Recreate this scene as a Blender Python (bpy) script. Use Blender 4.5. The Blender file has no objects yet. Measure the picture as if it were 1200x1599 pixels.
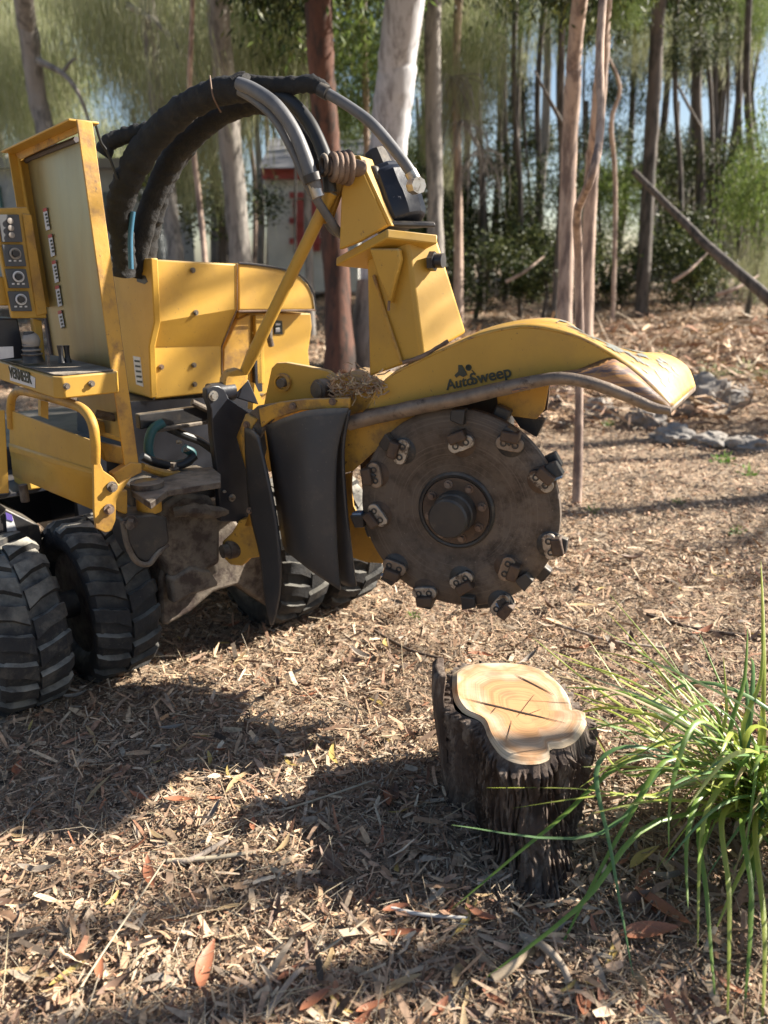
import bpy, bmesh, math, random
import numpy as np
from mathutils import Vector, Matrix, noise
random.seed(7); rng = np.random.default_rng(7)
scn = bpy.context.scene
COL = scn.collection

# ------------------------------------------------------------------ camera
PITCH = math.radians(18); CAMH = 1.3; FPX = 1200.0
cd = bpy.data.cameras.new('camera'); cam = bpy.data.objects.new('camera', cd); COL.objects.link(cam)
cam.location = (0, 0, CAMH); cam.rotation_euler = (math.radians(90)-PITCH, 0, 0)
cd.sensor_fit = 'VERTICAL'; cd.sensor_height = 36; cd.lens = 36*FPX/1599
cd.clip_start = .05; cd.clip_end = 600
cd.dof.use_dof = True; cd.dof.focus_distance = 2.05; cd.dof.aperture_fstop = 2.6
scn.camera = cam
# ------------------------------------------------------------------ sky and sun
SUN_EL = math.radians(34); SUN_DIR = Vector((.97*math.cos(SUN_EL), .243*math.cos(SUN_EL), math.sin(SUN_EL))).normalized()
w = bpy.data.worlds.new('World'); scn.world = w; w.use_nodes = True
nt = w.node_tree; nt.nodes.clear()
sky = nt.nodes.new('ShaderNodeTexSky'); sky.sky_type = 'NISHITA'; sky.sun_disc = False
sky.sun_elevation = SUN_EL; sky.sun_rotation = math.atan2(SUN_DIR.x, SUN_DIR.y)
bg = nt.nodes.new('ShaderNodeBackground'); bg.inputs['Strength'].default_value = .05
wo = nt.nodes.new('ShaderNodeOutputWorld')
nt.links.new(sky.outputs[0], bg.inputs[0]); nt.links.new(bg.outputs[0], wo.inputs[0])
sl = bpy.data.lights.new('sun', 'SUN'); sl.energy = 5.0; sl.angle = math.radians(.55); sl.color = (1, .92, .80)
so = bpy.data.objects.new('sun', sl); COL.objects.link(so)
so.rotation_euler = SUN_DIR.to_track_quat('Z', 'Y').to_euler(); so.location = (20, 5, 15)
scn.view_settings.view_transform = 'Standard'; scn.view_settings.look = 'None'
scn.view_settings.exposure = 1.6; scn.view_settings.gamma = 1

# ------------------------------------------------------------------ measuring helpers
CAM = Vector((0, 0, CAMH))
def ray(x, y):
    cx = (x-600)/FPX; cy = -(y-799.5)/FPX
    return Vector((cx, math.cos(PITCH)+cy*math.sin(PITCH), -math.sin(PITCH)+cy*math.cos(PITCH)))
def hit(x, y, P0, n):
    r = ray(x, y); return CAM + r*((P0-CAM).dot(n)/r.dot(n))
O = Vector((-1.05, 2.02, 0)); A = Vector((.743, .669, 0)).normalized(); Fv = Vector((.669, -.743, 0)).normalized()
UP = Vector((0, 0, 1))
def T(x, y, t): return hit(x, y, O+Fv*t, Fv)           # plane facing the front of the machine
def S(x, y, s): return hit(x, y, O+A*s, A)             # plane along the side of the machine
def Z(x, y, z=0.0): return hit(x, y, Vector((0, 0, z)), UP)
def Yp(x, y, Y): return hit(x, y, Vector((0, Y, 0)), Vector((0, 1, 0)))
def M(s, t, z): return O+A*s+Fv*t+UP*z
HN = Vector((-.37, -.93, 0)).normalized(); HU = Vector((.93, -.37, 0)).normalized()
WC = hit(715, 795, Vector((0, 2.08, 0)), Vector((0, 1, 0)))
def Q(x, y, w): return hit(x, y, WC-HN*w, HN)          # planes parallel to the cutter disc
def Hd(u, w, z): return WC+HU*u-HN*w+UP*z

# ------------------------------------------------------------------ mesh helpers
class MB:
    def __init__(self): self.v = []; self.f = []
    def add(self, vs, fs):
        b = len(self.v); self.v += [Vector(p) for p in vs]; self.f += [tuple(i+b for i in q) for q in fs]; return self
    def prism(self, pts, off):
        n = len(pts); off = Vector(off)
        vs = list(pts)+[Vector(p)+off for p in pts]
        self.add(vs, [tuple(range(n)), tuple(range(2*n-1, n-1, -1))]+[(i, i+n, (i+1) % n+n, (i+1) % n) for i in range(n)]); return self
    def box(self, c, ax, ay, az, dx, dy, dz):
        c = Vector(c); vs = [c+ax*(dx/2*i)+ay*(dy/2*j)+az*(dz/2*k) for i in (-1, 1) for j in (-1, 1) for k in (-1, 1)]
        self.add(vs, [(0, 1, 3, 2), (4, 6, 7, 5), (0, 4, 5, 1), (2, 3, 7, 6), (0, 2, 6, 4), (1, 5, 7, 3)]); return self
    def tube(self, pts, r, seg=12, caps=True, wob=0, sub=6, seed=0):
        pts = [Vector(p) for p in pts]
        rs = r if isinstance(r, (list, tuple)) else [r]*len(pts)
        if sub > 1 and len(pts) > 2: pts, rs = smooth(pts, rs, sub)
        n = len(pts); base = len(self.v); up = None
        for i in range(n):
            d = (pts[min(i+1, n-1)]-pts[max(i-1, 0)]).normalized()
            if up is None: up = d.orthogonal().normalized()
            up = (up-d*up.dot(d)).normalized(); sd = d.cross(up)
            for k in range(seg):
                an = 2*math.pi*k/seg; rr = rs[i]
                if wob: rr *= 1+1.3*wob*noise.noise(Vector((i*.9+seed*7, math.cos(an)*1.2, math.sin(an)*1.2)))+1.2*wob*noise.noise(Vector((i*.33+seed*3, math.cos(an)*.6, math.sin(an)*.6+i*.1)))
                self.v.append(pts[i]+up*(math.cos(an)*rr)+sd*(math.sin(an)*rr))
        for i in range(n-1):
            for k in range(seg):
                a0 = base+i*seg+k; b0 = base+i*seg+(k+1) % seg
                self.f.append((a0, b0, b0+seg, a0+seg))
        if caps:
            self.f.append(tuple(range(base+seg-1, base-1, -1))); self.f.append(tuple(range(base+(n-1)*seg, base+n*seg)))
        return self
    def cyl(self, c, ax, r, L, seg=20, r2=None):
        c = Vector(c); ax = Vector(ax).normalized()
        return self.tube([c-ax*L/2, c+ax*L/2], [r, r if r2 is None else r2], seg, sub=1)
    def lathe(self, c, ax, prof, seg=32, closed=False):     # prof = [(radius, offset along axis)]
        c = Vector(c); ax = Vector(ax).normalized(); up = UP if abs(ax.z) < .9 else Vector((1, 0, 0))
        up = (up-ax*up.dot(ax)).normalized(); sd = ax.cross(up); b = len(self.v); n = len(prof)
        for r, h in prof:
            for k in range(seg):
                an = 2*math.pi*k/seg; self.v.append(c+ax*h+(up*math.cos(an)+sd*math.sin(an))*r)
        for i in range(n if closed else n-1):
            for k in range(seg):
                i2 = (i+1) % n
                self.f.append((b+i*seg+k, b+i*seg+(k+1) % seg, b+i2*seg+(k+1) % seg, b+i2*seg+k))
        if not closed:
            self.f.append(tuple(range(b+seg-1, b-1, -1))); self.f.append(tuple(range(b+(n-1)*seg, b+n*seg)))
        return self
    def grid(self, rows):
        n = len(rows[0]); b = len(self.v)
        for r in rows: self.v += [Vector(p) for p in r]
        for i in range(len(rows)-1):
            for k in range(n-1): self.f.append((b+i*n+k, b+i*n+k+1, b+(i+1)*n+k+1, b+(i+1)*n+k))
        return self
    def build(self, name, mat, parent=None, smooth_ang=35, bevel=0, solid=0, subd=0):
        root = parent
        while root is not None and root.parent is not None: root = root.parent
        off = root.location if root is not None else Vector((0, 0, 0))
        me = bpy.data.meshes.new(name)
        me.from_pydata([tuple(p-off) for p in self.v], [], self.f); me.validate(); me.update()
        if not solid:
            bm = bmesh.new(); bm.from_mesh(me); bmesh.ops.recalc_face_normals(bm, faces=bm.faces); bm.to_mesh(me); bm.free()
        if mat: me.materials.append(mat)
        if smooth_ang:
            me.polygons.foreach_set('use_smooth', [True]*len(me.polygons)); me.set_sharp_from_angle(angle=math.radians(smooth_ang))
        o = bpy.data.objects.new(name, me); COL.objects.link(o)
        if parent is not None: o.parent = parent
        if subd: m = o.modifiers.new('s', 'SUBSURF'); m.levels = subd; m.render_levels = subd
        if solid: m = o.modifiers.new('t', 'SOLIDIFY'); m.thickness = solid; m.offset = 0
        if bevel: m = o.modifiers.new('b', 'BEVEL'); m.width = bevel; m.segments = 2; m.limit_method = 'ANGLE'; m.angle_limit = math.radians(40)
        return o
def smooth(pts, rs, sub):
    out = []; ro = []; n = len(pts)
    for i in range(n-1):
        p0 = pts[max(i-1, 0)]; p1 = pts[i]; p2 = pts[i+1]; p3 = pts[min(i+2, n-1)]
        for k in range(sub):
            t = k/sub
            out.append(.5*((2*p1)+(p2-p0)*t+(2*p0-5*p1+4*p2-p3)*t*t+(3*p1-p0-3*p2+p3)*t**3)); ro.append(rs[i]*(1-t)+rs[i+1]*t)
    out.append(pts[-1]); ro.append(rs[-1]); return out, ro
def empty(name, loc, label, cat, group=None):
    o = bpy.data.objects.new(name, None); COL.objects.link(o); o.location = loc; o.empty_display_size = .1
    o['label'] = label; o['category'] = cat
    if group: o['group'] = group
    return o
def tag(o, label=None, cat=None, group=None, kind=None):
    for k, v in (('label', label), ('category', cat), ('group', group), ('kind', kind)):
        if v: o[k] = v
    return o

# ------------------------------------------------------------------ materials
def mat(name, base, rough=.6, metal=0, var=None, vscale=6, dirt=None, dscale=9, dlo=.55, dhi=.7, chips=None, cscale=30, clo=.66,
        bump=0, bscale=60, stretch=None, spec=.5, trans=0, coord='Object', dust=None, specks=None):
    m = bpy.data.materials.new(name); m.use_nodes = True; nt = m.node_tree; N = nt.nodes; L = nt.links
    b = N['Principled BSDF']; b.inputs['Roughness'].default_value = rough; b.inputs['Metallic'].default_value = metal
    b.inputs['Specular IOR Level'].default_value = spec
    tc = N.new('ShaderNodeTexCoord'); vec = tc.outputs[coord]
    if stretch:
        mp = N.new('ShaderNodeMapping'); mp.inputs['Scale'].default_value = stretch; L.new(vec, mp.inputs[0]); vec = mp.outputs[0]
    def nz(sc, det=6, rg=.6):
        n = N.new('ShaderNodeTexNoise'); n.inputs['Scale'].default_value = sc; n.inputs['Detail'].default_value = det; n.inputs['Roughness'].default_value = rg
        L.new(vec, n.inputs['Vector']); return n.outputs['Fac']
    def ramp(fac, lo, hi):
        r = N.new('ShaderNodeMapRange'); r.inputs[1].default_value = lo; r.inputs[2].default_value = hi; r.clamp = True; L.new(fac, r.inputs[0]); return r.outputs[0]
    def mix(fac, c1, c2):
        x = N.new('ShaderNodeMix'); x.data_type = 'RGBA'
        L.new(fac, x.inputs[0])
        for i, c in ((6, c1), (7, c2)):
            if isinstance(c, tuple): x.inputs[i].default_value = (*c, 1)
            else: L.new(c, x.inputs[i])
        return x.outputs[2]
    col = None; c0 = base
    if var: col = mix(ramp(nz(vscale), .3, .7), base, var); c0 = col
    if dirt: col = mix(ramp(nz(dscale, 8, .7), dlo, dhi), c0, dirt); c0 = col
    if dust:
        g = N.new('ShaderNodeNewGeometry'); sx = N.new('ShaderNodeSeparateXYZ'); L.new(g.outputs['Normal'], sx.inputs[0])
        mu = N.new('ShaderNodeMath'); mu.operation = 'MULTIPLY'; L.new(ramp(sx.outputs[2], .25, .95), mu.inputs[0]); L.new(ramp(nz(14, 6), .3, .6), mu.inputs[1])
        col = mix(mu.outputs[0], c0, dust); c0 = col
    if chips:
        cf = ramp(nz(cscale, 9, .75), clo, clo+.02); col = mix(cf, c0, chips)
    if specks: c0 = col; col = mix(ramp(nz(95, 5, .7), .655, .675), c0, specks); c1 = col; col = mix(ramp(nz(1.7, 3, .5), .42, .75), c1, tuple(x*.72 for x in base))
    if col is not None: L.new(col, b.inputs['Base Color'])
    else: b.inputs['Base Color'].default_value = (*base, 1)
    rr = N.new('ShaderNodeMapRange'); rr.inputs[3].default_value = max(.05, rough-.12); rr.inputs[4].default_value = min(1, rough+.15); L.new(nz(12), rr.inputs[0]); L.new(rr.outputs[0], b.inputs['Roughness'])
    if bump:
        bp = N.new('ShaderNodeBump'); bp.inputs['Strength'].default_value = bump; bp.inputs['Distance'].default_value = .01; L.new(nz(bscale, 8, .65), bp.inputs['Height']); L.new(bp.outputs[0], b.inputs['Normal'])
    if trans:
        tr = N.new('ShaderNodeBsdfTranslucent'); ms = N.new('ShaderNodeMixShader'); ms.inputs[0].default_value = trans
        if col is not None: L.new(col, tr.inputs[0])
        else: tr.inputs[0].default_value = (*base, 1)
        L.new(b.outputs[0], ms.inputs[1]); L.new(tr.outputs[0], ms.inputs[2]); L.new(ms.outputs[0], N['Material Output'].inputs[0])
    return m
def mat_island(name, cols, rough=.8, trans=0, extra_noise=True, spec=.3):
    m = bpy.data.materials.new(name); m.use_nodes = True; nt = m.node_tree; N = nt.nodes; L = nt.links
    b = N['Principled BSDF']; b.inputs['Roughness'].default_value = rough; b.inputs['Specular IOR Level'].default_value = spec
    g = N.new('ShaderNodeNewGeometry'); r = N.new('ShaderNodeValToRGB'); r.color_ramp.interpolation = 'LINEAR'
    e = r.color_ramp.elements
    while len(e) < len(cols): e.new(.5)
    for i, c in enumerate(cols): e[i].position = i/(len(cols)-1); e[i].color = (*c, 1)
    L.new(g.outputs['Random Per Island'], r.inputs[0]); out = r.outputs[0]
    if extra_noise:
        tc = N.new('ShaderNodeTexCoord'); n = N.new('ShaderNodeTexNoise'); n.inputs['Scale'].default_value = 90; n.inputs['Detail'].default_value = 4; L.new(tc.outputs['Object'], n.inputs['Vector'])
        mr = N.new('ShaderNodeMapRange'); mr.inputs[1].default_value = .3; mr.inputs[2].default_value = .7; mr.inputs[3].default_value = .65; mr.inputs[4].default_value = 1.2; n.inputs['Scale'].default_value = 1.0 if False else 90; L.new(n.outputs[0], mr.inputs[0])
        v = N.new('ShaderNodeVectorMath'); v.operation = 'SCALE'; L.new(out, v.inputs[0]); L.new(mr.outputs[0], v.inputs['Scale']); out = v.outputs[0]
    L.new(out, b.inputs['Base Color'])
    if trans:
        tr = N.new('ShaderNodeBsdfTranslucent'); ms = N.new('ShaderNodeMixShader'); ms.inputs[0].default_value = trans
        L.new(out, tr.inputs[0]); L.new(b.outputs[0], ms.inputs[1]); L.new(tr.outputs[0], ms.inputs[2]); L.new(ms.outputs[0], N['Material Output'].inputs[0])
    return m
YEL = mat('yellow_paint', (.54, .31, .04), .5, specks=(.16, .09, .04), var=(.47, .275, .045), vscale=3, dirt=(.33, .19, .05), dscale=5, dlo=.5, dhi=.85, chips=(.10, .045, .02), cscale=22, clo=.70, bump=.06, bscale=25, dust=(.50, .38, .22))
YELW = mat('worn_yellow_paint', (.55, .30, .038), .55, specks=(.13, .08, .05), var=(.40, .23, .05), vscale=7, dirt=(.17, .09, .045), dscale=14, dlo=.48, dhi=.68, chips=(.08, .04, .025), cscale=40, clo=.62, bump=.15, bscale=40, dust=(.42, .32, .22))
YELT = mat('scuffed_hood_paint', (.52, .29, .03), .45, specks=(.2, .13, .08), var=(.50, .34, .13), vscale=7, dirt=(.27, .17, .12), dscale=4.5, dlo=.5, dhi=.62, chips=(.13, .09, .075), cscale=9, clo=.585, stretch=(2, 9, 9), bump=.08, bscale=15)
FLARE = mat('rust_streaked_paint', (.46, .215, .03), .45, var=(.32, .17, .10), vscale=6, dirt=(.12, .08, .075), dscale=5, dlo=.46, dhi=.58, chips=(.42, .36, .30), cscale=12, clo=.64, stretch=(1.6, 11, 11), bump=.12, bscale=12)
BRONZE = mat('muddy_steel', (.080, .052, .036), .62, metal=.25, var=(.115, .078, .054), vscale=9, dirt=(.055, .035, .027), dscale=18, dlo=.45, dhi=.65, chips=(.20, .15, .11), cscale=55, clo=.68, bump=.3, bscale=55)
RIM = mat('scuffed_steel_edge', (.16, .125, .10), .5, metal=.5, var=(.28, .22, .17), vscale=25, dirt=(.07, .05, .04), dscale=30, bump=.2, bscale=60)
DARK = mat('dark_steel', (.022, .024, .03), .45, metal=.3, var=(.05, .045, .042), vscale=12, dirt=(.11, .09, .07), dscale=14, dlo=.56, dhi=.72, bump=.12, bscale=45, dust=(.22, .19, .15))
BLACKP = mat('black_paint', (.008, .010, .016), .35, var=(.022, .024, .032), vscale=9, chips=(.3, .3, .3), cscale=60, clo=.74, bump=.05, dust=(.10, .09, .08))
GREYC = mat('dusty_casting', (.10, .085, .07), .7, metal=.2, var=(.17, .14, .11), vscale=9, dirt=(.05, .035, .03), dscale=16, dlo=.45, dhi=.6, bump=.5, bscale=28, dust=(.34, .29, .23))
RUST = mat('rusty_steel', (.15, .09, .06), .7, metal=.3, var=(.25, .19, .15), vscale=20, dirt=(.07, .045, .035), dscale=25, bump=.3)
CHROME = mat('worn_bright_steel', (.55, .53, .50), .35, metal=.9, var=(.35, .32, .28), vscale=20, dirt=(.12, .09, .07), dscale=40, bump=.1)
BLUE = mat('blue_grey_carbide', (.14, .22, .36), .4, metal=.4, dirt=(.10, .09, .08), dscale=30)
TYRE = mat('tyre_rubber', (.014, .015, .018), .8, specks=(.10, .09, .075), var=(.035, .033, .031), vscale=7, dirt=(.12, .105, .085), dscale=14, dlo=.5, dhi=.76, bump=.5, bscale=40, dust=(.36, .34, .29))
RUB = mat('rubber_flap', (.034, .036, .042), .5, specks=(.12, .11, .10), var=(.055, .054, .056), vscale=5, dirt=(.10, .085, .075), dscale=10, dlo=.55, dhi=.8, bump=.06, bscale=25, dust=(.28, .24, .19))
SLEEVE = mat('hose_sleeve_fabric', (.010, .010, .011), .85, var=(.022, .021, .021), vscale=25, bump=.9, bscale=38, dirt=(.05, .04, .035), dscale=20, dlo=.6, dhi=.8)
HOSE = mat('hose_rubber', (.085, .088, .095), .5, var=(.14, .14, .145), vscale=20, bump=.1)
HOSEB = mat('black_hose', (.013, .014, .016), .45, var=(.03, .03, .03), vscale=14)
TEAL = mat('teal_hose', (.02, .10, .11), .5, var=(.02, .07, .08))
BLUEH = mat('blue_hose', (.03, .12, .2), .5)
NAVY = mat('navy_motor_paint', (.009, .013, .026), .45, var=(.014, .018, .03), vscale=10, chips=(.30, .31, .33), cscale=14, clo=.655, bump=.15, bscale=18)
SHIELD = mat('dusty_shield', (.31, .235, .085), .32, metal=.25, var=(.21, .17, .08), vscale=2.5, dirt=(.34, .31, .17), dscale=3, dlo=.45, dhi=.75, stretch=(3, 3, .8), spec=.6)
GREYRIM = mat('grey_rubber_seal', (.09, .08, .085), .7)
PANEL = mat('grey_control_plate', (.055, .06, .068), .5, var=(.075, .078, .085))
WHITE = mat('white_label', (.62, .62, .62), .5, var=(.5, .5, .52), vscale=30)
PURPLE = mat('purple_label', (.12, .08, .35), .5)
REDL = mat('red_label', (.40, .06, .05), .5)
INK = mat('dark_ink', (.018, .026, .018), .5)
KNOB = mat('pale_knob', (.33, .30, .26), .5, var=(.25, .22, .2), vscale=20)
STRAW = mat_island('wood_shavings', [(.50, .36, .20), (.62, .48, .30), (.35, .20, .12), (.55, .45, .33), (.28, .16, .09)], .8, .15)
CHIPS = mat_island('bark_chip_litter', [(.16, .09, .055), (.42, .27, .165), (.60, .43, .275), (.21, .125, .08), (.64, .48, .32), (.30, .23, .17), (.68, .55, .40), (.33, .15, .085), (.50, .40, .30), (.055, .036, .026), (.58, .38, .25), (.32, .22, .15)], .78)

DECAL = bpy.data.materials.new('worn_decal'); DECAL.use_nodes = True
_n = DECAL.node_tree.nodes; _l = DECAL.node_tree.links; _b = _n['Principled BSDF']; _b.inputs['Base Color'].default_value = (.16, .17, .15, 1); _b.inputs['Roughness'].default_value = .6
_t = _n.new('ShaderNodeTexCoord'); _z = _n.new('ShaderNodeTexNoise'); _z.inputs['Scale'].default_value = 26; _z.inputs['Detail'].default_value = 7; _l.new(_t.outputs['Object'], _z.inputs[0])
_m = _n.new('ShaderNodeMapRange'); _m.inputs[1].default_value = .50; _m.inputs[2].default_value = .56; _l.new(_z.outputs[0], _m.inputs[0]); _l.new(_m.outputs[0], _b.inputs['Alpha'])

# ================================================================== THE SETTING
def gz(x, y):                      # height of the ground
    z = 0.0
    if y > 6: z += .55*min(1, (y-6)/16)**1.3*(1 if x > -2 else .5)
    if y > 5 and x > 1.5: z += .18*max(0, min(1, (x-1.5)/3))*max(0, min(1, (y-5)/4))
    z += .05*noise.noise(Vector((x*.5, y*.5, 1)))*min(1, max(0, (y-3)/3))
    return z
def gmound(x, y): return .022*noise.noise(Vector((x*2.2, y*2.2, 4)))+.014*noise.noise(Vector((x*6, y*6, 9)))+.006*noise.noise(Vector((x*17, y*17, 2)))
def axis_vals(a0, a1, step, far, n):
    mid = list(np.arange(a0, a1+1e-6, step)); lo = [a0-(far)*(k/n)**2.2 for k in range(n, 0, -1)]; hi = [a1+(far)*(k/n)**2.2 for k in range(1, n+1)]
    return lo+mid+hi
xs = axis_vals(-3, 4, .05, 300, 34); ys = axis_vals(.6, 6, .05, 300, 40)
gm = MB(); gm.grid([[Vector((x, y, gz(x, y)+(gmound(x, y)-.006 if -3 <= x <= 4 and .6 <= y <= 6 else -.006))) for x in xs] for y in ys])
SOIL = mat('leaf_litter_soil', (.20, .14, .09), .9, var=(.42, .31, .21), vscale=24, dirt=(.07, .05, .037), dscale=38, dlo=.47, dhi=.6, chips=(.50, .40, .27), cscale=55, clo=.58, bump=1, bscale=40)
ground = gm.build('ground', SOIL, smooth_ang=80); tag(ground, 'brown bark mulch and leaf litter ground of the clearing', kind='structure')

def litter(name, n, x0, x1, y0, y1, lmin, lmax, wmin, wmax, hz, parent, m, curve=.25, power=1.0, wedge=True):
    # thin bent chips: 3 cross rows, each chip 2 quads, joined into one mesh
    yy = y0+(y1-y0)*rng.random(n)**power
    halfw = .52*(yy*.95+.4)+.38
    xx = np.clip((rng.random(n)*2-1)*halfw, x0, x1)
    ln = lmin*(lmax/lmin)**(rng.random(n)**1.5); wd = wmin*(wmax/wmin)**(rng.random(n)**1.5)
    wd = np.minimum(wd, ln*.6)
    yaw = rng.random(n)*2*np.pi; pit = rng.normal(0, .30, n); rol = rng.normal(0, .55, n)
    zb = np.array([gz(x, y)+gmound(x, y) for x, y in zip(xx, yy)])
    d = np.stack([np.cos(yaw)*np.cos(pit), np.sin(yaw)*np.cos(pit), np.sin(pit)], 1)
    s = np.stack([-np.sin(yaw)*np.cos(rol), np.cos(yaw)*np.cos(rol), np.sin(rol)], 1)
    nn = np.cross(d, s)
    zz = zb+rng.random(n)*hz+np.abs(np.sin(pit))*ln*.5+np.abs(np.sin(rol))*wd*.5
    c = np.stack([xx, yy, zz], 1); cur = rng.normal(0, curve, n)*ln
    t0 = .35+.65*rng.random(n); t2 = .15+.85*rng.random(n)
    V = np.zeros((n, 6, 3))
    for k, (q, tw) in enumerate(((-.5, t0), (0, np.ones(n)), (.5, t2))):
        mid = c+d*(ln*q)[:, None]-nn*(cur*(4*q*q-.5)*.25)[:, None]
        V[:, 2*k] = mid-s*(wd*tw*.5)[:, None]; V[:, 2*k+1] = mid+s*(wd*tw*.5)[:, None]
    me = bpy.data.meshes.new(name)
    me.vertices.add(6*n); me.vertices.foreach_set('co', V.reshape(-1))
    idx = (np.arange(n)*6)[:, None, None]+np.array([[0, 1, 3, 2], [2, 3, 5, 4]])[None]
    me.loops.add(8*n); me.loops.foreach_set('vertex_index', idx.reshape(-1).astype(np.int32))
    me.polygons.add(2*n); me.polygons.foreach_set('loop_start', (np.arange(2*n)*4).astype(np.int32))
    me.polygons.foreach_set('loop_total', np.full(2*n, 4, np.int32)); me.update(calc_edges=True); me.materials.append(m)
    o = bpy.data.objects.new(name, me); COL.objects.link(o); o.parent = parent; o['kind'] = 'stuff'; return o
litter('bark_mulch', 130000, -3, 4, .85, 3.2, .006, .042, .0012, .008, .012, ground, CHIPS, power=1.25)
litter('bark_mulch', 7000, -3, 4, .85, 3.4, .03, .085, .004, .018, .018, ground, CHIPS, curve=.3, power=1.2)
litter('dry_straw', 9000, -3, 4, .85, 4.5, .04, .16, .0010, .0022, .02, ground, mat_island('dry_straw', [(.52, .43, .28), (.35, .27, .18), (.45, .40, .31), (.22, .16, .11)], .8), curve=.25, power=1.2)
litter('bark_mulch', 95000, -4.5, 7, 3.0, 9, .012, .06, .004, .014, .016, ground, CHIPS, power=1.0)
litter('leaf_litter', 45000, -9, 14, 8, 20, .04, .14, .012, .04, .03, ground, CHIPS, power=1.0)

# leaves, shards and sticks that can be picked apart one by one
LEAFC = [mat('rust_dry_leaf', (.42, .17, .085), .55, var=(.30, .12, .07), vscale=40, trans=.12), mat('tan_dry_leaf', (.50, .37, .20), .6, var=(.40, .27, .14), vscale=40, trans=.15),
         mat('grey_dry_leaf', (.30, .26, .21), .6, var=(.22, .18, .15), vscale=40), mat('yellow_dry_leaf', (.56, .42, .13), .55, var=(.45, .33, .12), vscale=40, trans=.15), mat('brown_dry_leaf', (.20, .12, .08), .6, var=(.13, .08, .055), vscale=40)]
SHC = [mat('pale_bark_shard', (.48, .40, .30), .8, var=(.33, .26, .19), vscale=60, stretch=(1, 8, 1), bump=.4), mat('brown_bark_shard', (.22, .14, .10), .8, var=(.32, .22, .15), vscale=60, stretch=(1, 8, 1), bump=.4)]
def leaf_mesh(name, L, W, curl, bend, m):
    rows = []
    for i in range(9):
        t = i/8; ww = W*math.sin(math.pi*min(1, t*.96+.02))**.75*(1-.25*t)
        yb = bend*math.sin(t*math.pi)*L
        z = curl*L*(4*(t-.5)**2)*.35
        rows.append([Vector(((t-.5)*L, yb-ww/2, z+abs(curl)*ww*.7)), Vector(((t-.5)*L, yb, z)), Vector(((t-.5)*L, yb+ww/2, z+abs(curl)*ww*.8))])
    mb = MB(); mb.grid(rows); me_o = mb.build(name, m, smooth_ang=60); me = me_o.data; bpy.data.objects.remove(me_o); return me
LM = [leaf_mesh('fallen_leaf', 1, wd, cu, be, LEAFC[i % 5]) for i, (wd, cu, be) in enumerate([(.32, .35, .06), (.22, .2, .1), (.26, .5, -.05), (.18, .15, .12), (.38, .6, .0), (.2, .3, -.1), (.15, .15, .1), (.3, -.3, .05), (.25, .3, .08), (.3, .5, .0)])]
SM = []
for k in range(4):
    mb = MB(); n = 6; rows = []
    for i in range(n+1):
        t = i/n-.5; wv = (.16+.05*random.random())*(1-.5*abs(t)); rows.append((t, wv, .03*random.random()))
    for side in (0,):
        top = [Vector((t, -wv/2, .035+z)) for t, wv, z in rows]; top2 = [Vector((t, wv/2, .035+z*.5)) for t, wv, z in rows]
        mb.grid([top, top2]); mb.grid([top2, [p-UP*.04 for p in top2]]); mb.grid([[p-UP*.04 for p in top], top])
        mb.add([top[0], top2[0], top2[0]-UP*.04, top[0]-UP*.04, top[-1], top2[-1], top2[-1]-UP*.04, top[-1]-UP*.04], [(0, 1, 2, 3), (4, 5, 6, 7)])
    o_ = mb.build('bark_shard', SHC[k % 2], smooth_ang=30); SM.append(o_.data); bpy.data.objects.remove(o_)
def scatter_piece(me, name, x, y, L, yaw, tilt=.15, lift=.012):
    o = bpy.data.objects.new(name, me); COL.objects.link(o); o.parent = ground
    o.location = (x, y, gz(x, y)+gmound(x, y)+lift); o.scale = (L, L, L)
    o.rotation_euler = (random.gauss(0, tilt), random.gauss(0, tilt*.7), yaw); return o
for k in range(270):
    y = .95+2.3*random.random()**1.5; x = (random.random()*2-1)*(.5*(y*.95+.4))
    scatter_piece(random.choice(LM), 'fallen_leaf', x, y, random.choice([random.uniform(.03, .07), random.uniform(.04, .11)]), random.uniform(0, 6.3), .3, .014)
for k in range(130):
    y = .95+2.2*random.random()**1.5; x = (random.random()*2-1)*(.5*(y*.95+.4))
    scatter_piece(random.choice(SM), 'bark_shard', x, y, random.choice([random.uniform(.025, .06), random.uniform(.03, .09)]), random.uniform(0, 6.3), .2, .012)
# the larger leaves one can point at: (px, py, length, yaw, mesh index)
for px, py, L, yaw, mi in [(525, 1185, .10, 1.75, 3), (280, 1268, .07, .1, 0), (238, 1375, .085, 2.0, 0), (250, 1315, .06, 2.6, 1), (495, 1583, .075, .8, 0), (580, 1590, .06, .5, 0), (750, 1440, .07, 2.6, 0), (398, 1305, .05, 1.7, 0),
                           (1030, 1440, .13, -.9, 0), (985, 1425, .09, .4, 4), (1040, 1380, .10, .3, 2), (1010, 1475, .12, .05, 0), (640, 1160, .06, 2.0, 4), (120, 1100, .08, .2, 2), (155, 1240, .10, 1.2, 6), (160, 1525, .06, 1.9, 0), (110, 1535, .07, .7, 8),
                           (910, 955, .11, .15, 1), (1080, 1390, .11, 2.3, 4), (620, 1430, .06, .2, 0), (360, 1430, .06, .3, 1), (1005, 1350, .10, .6, 8), (60, 1370, .08, .1, 2), (700, 1430, .05, 1, 5), (455, 1190, .06, .3, 2), (360, 1215, .05, 2, 3)]:
    p = Z(px, py); scatter_piece(LM[mi], 'fallen_leaf', p.x, p.y, L, yaw, .12, .02)

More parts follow.
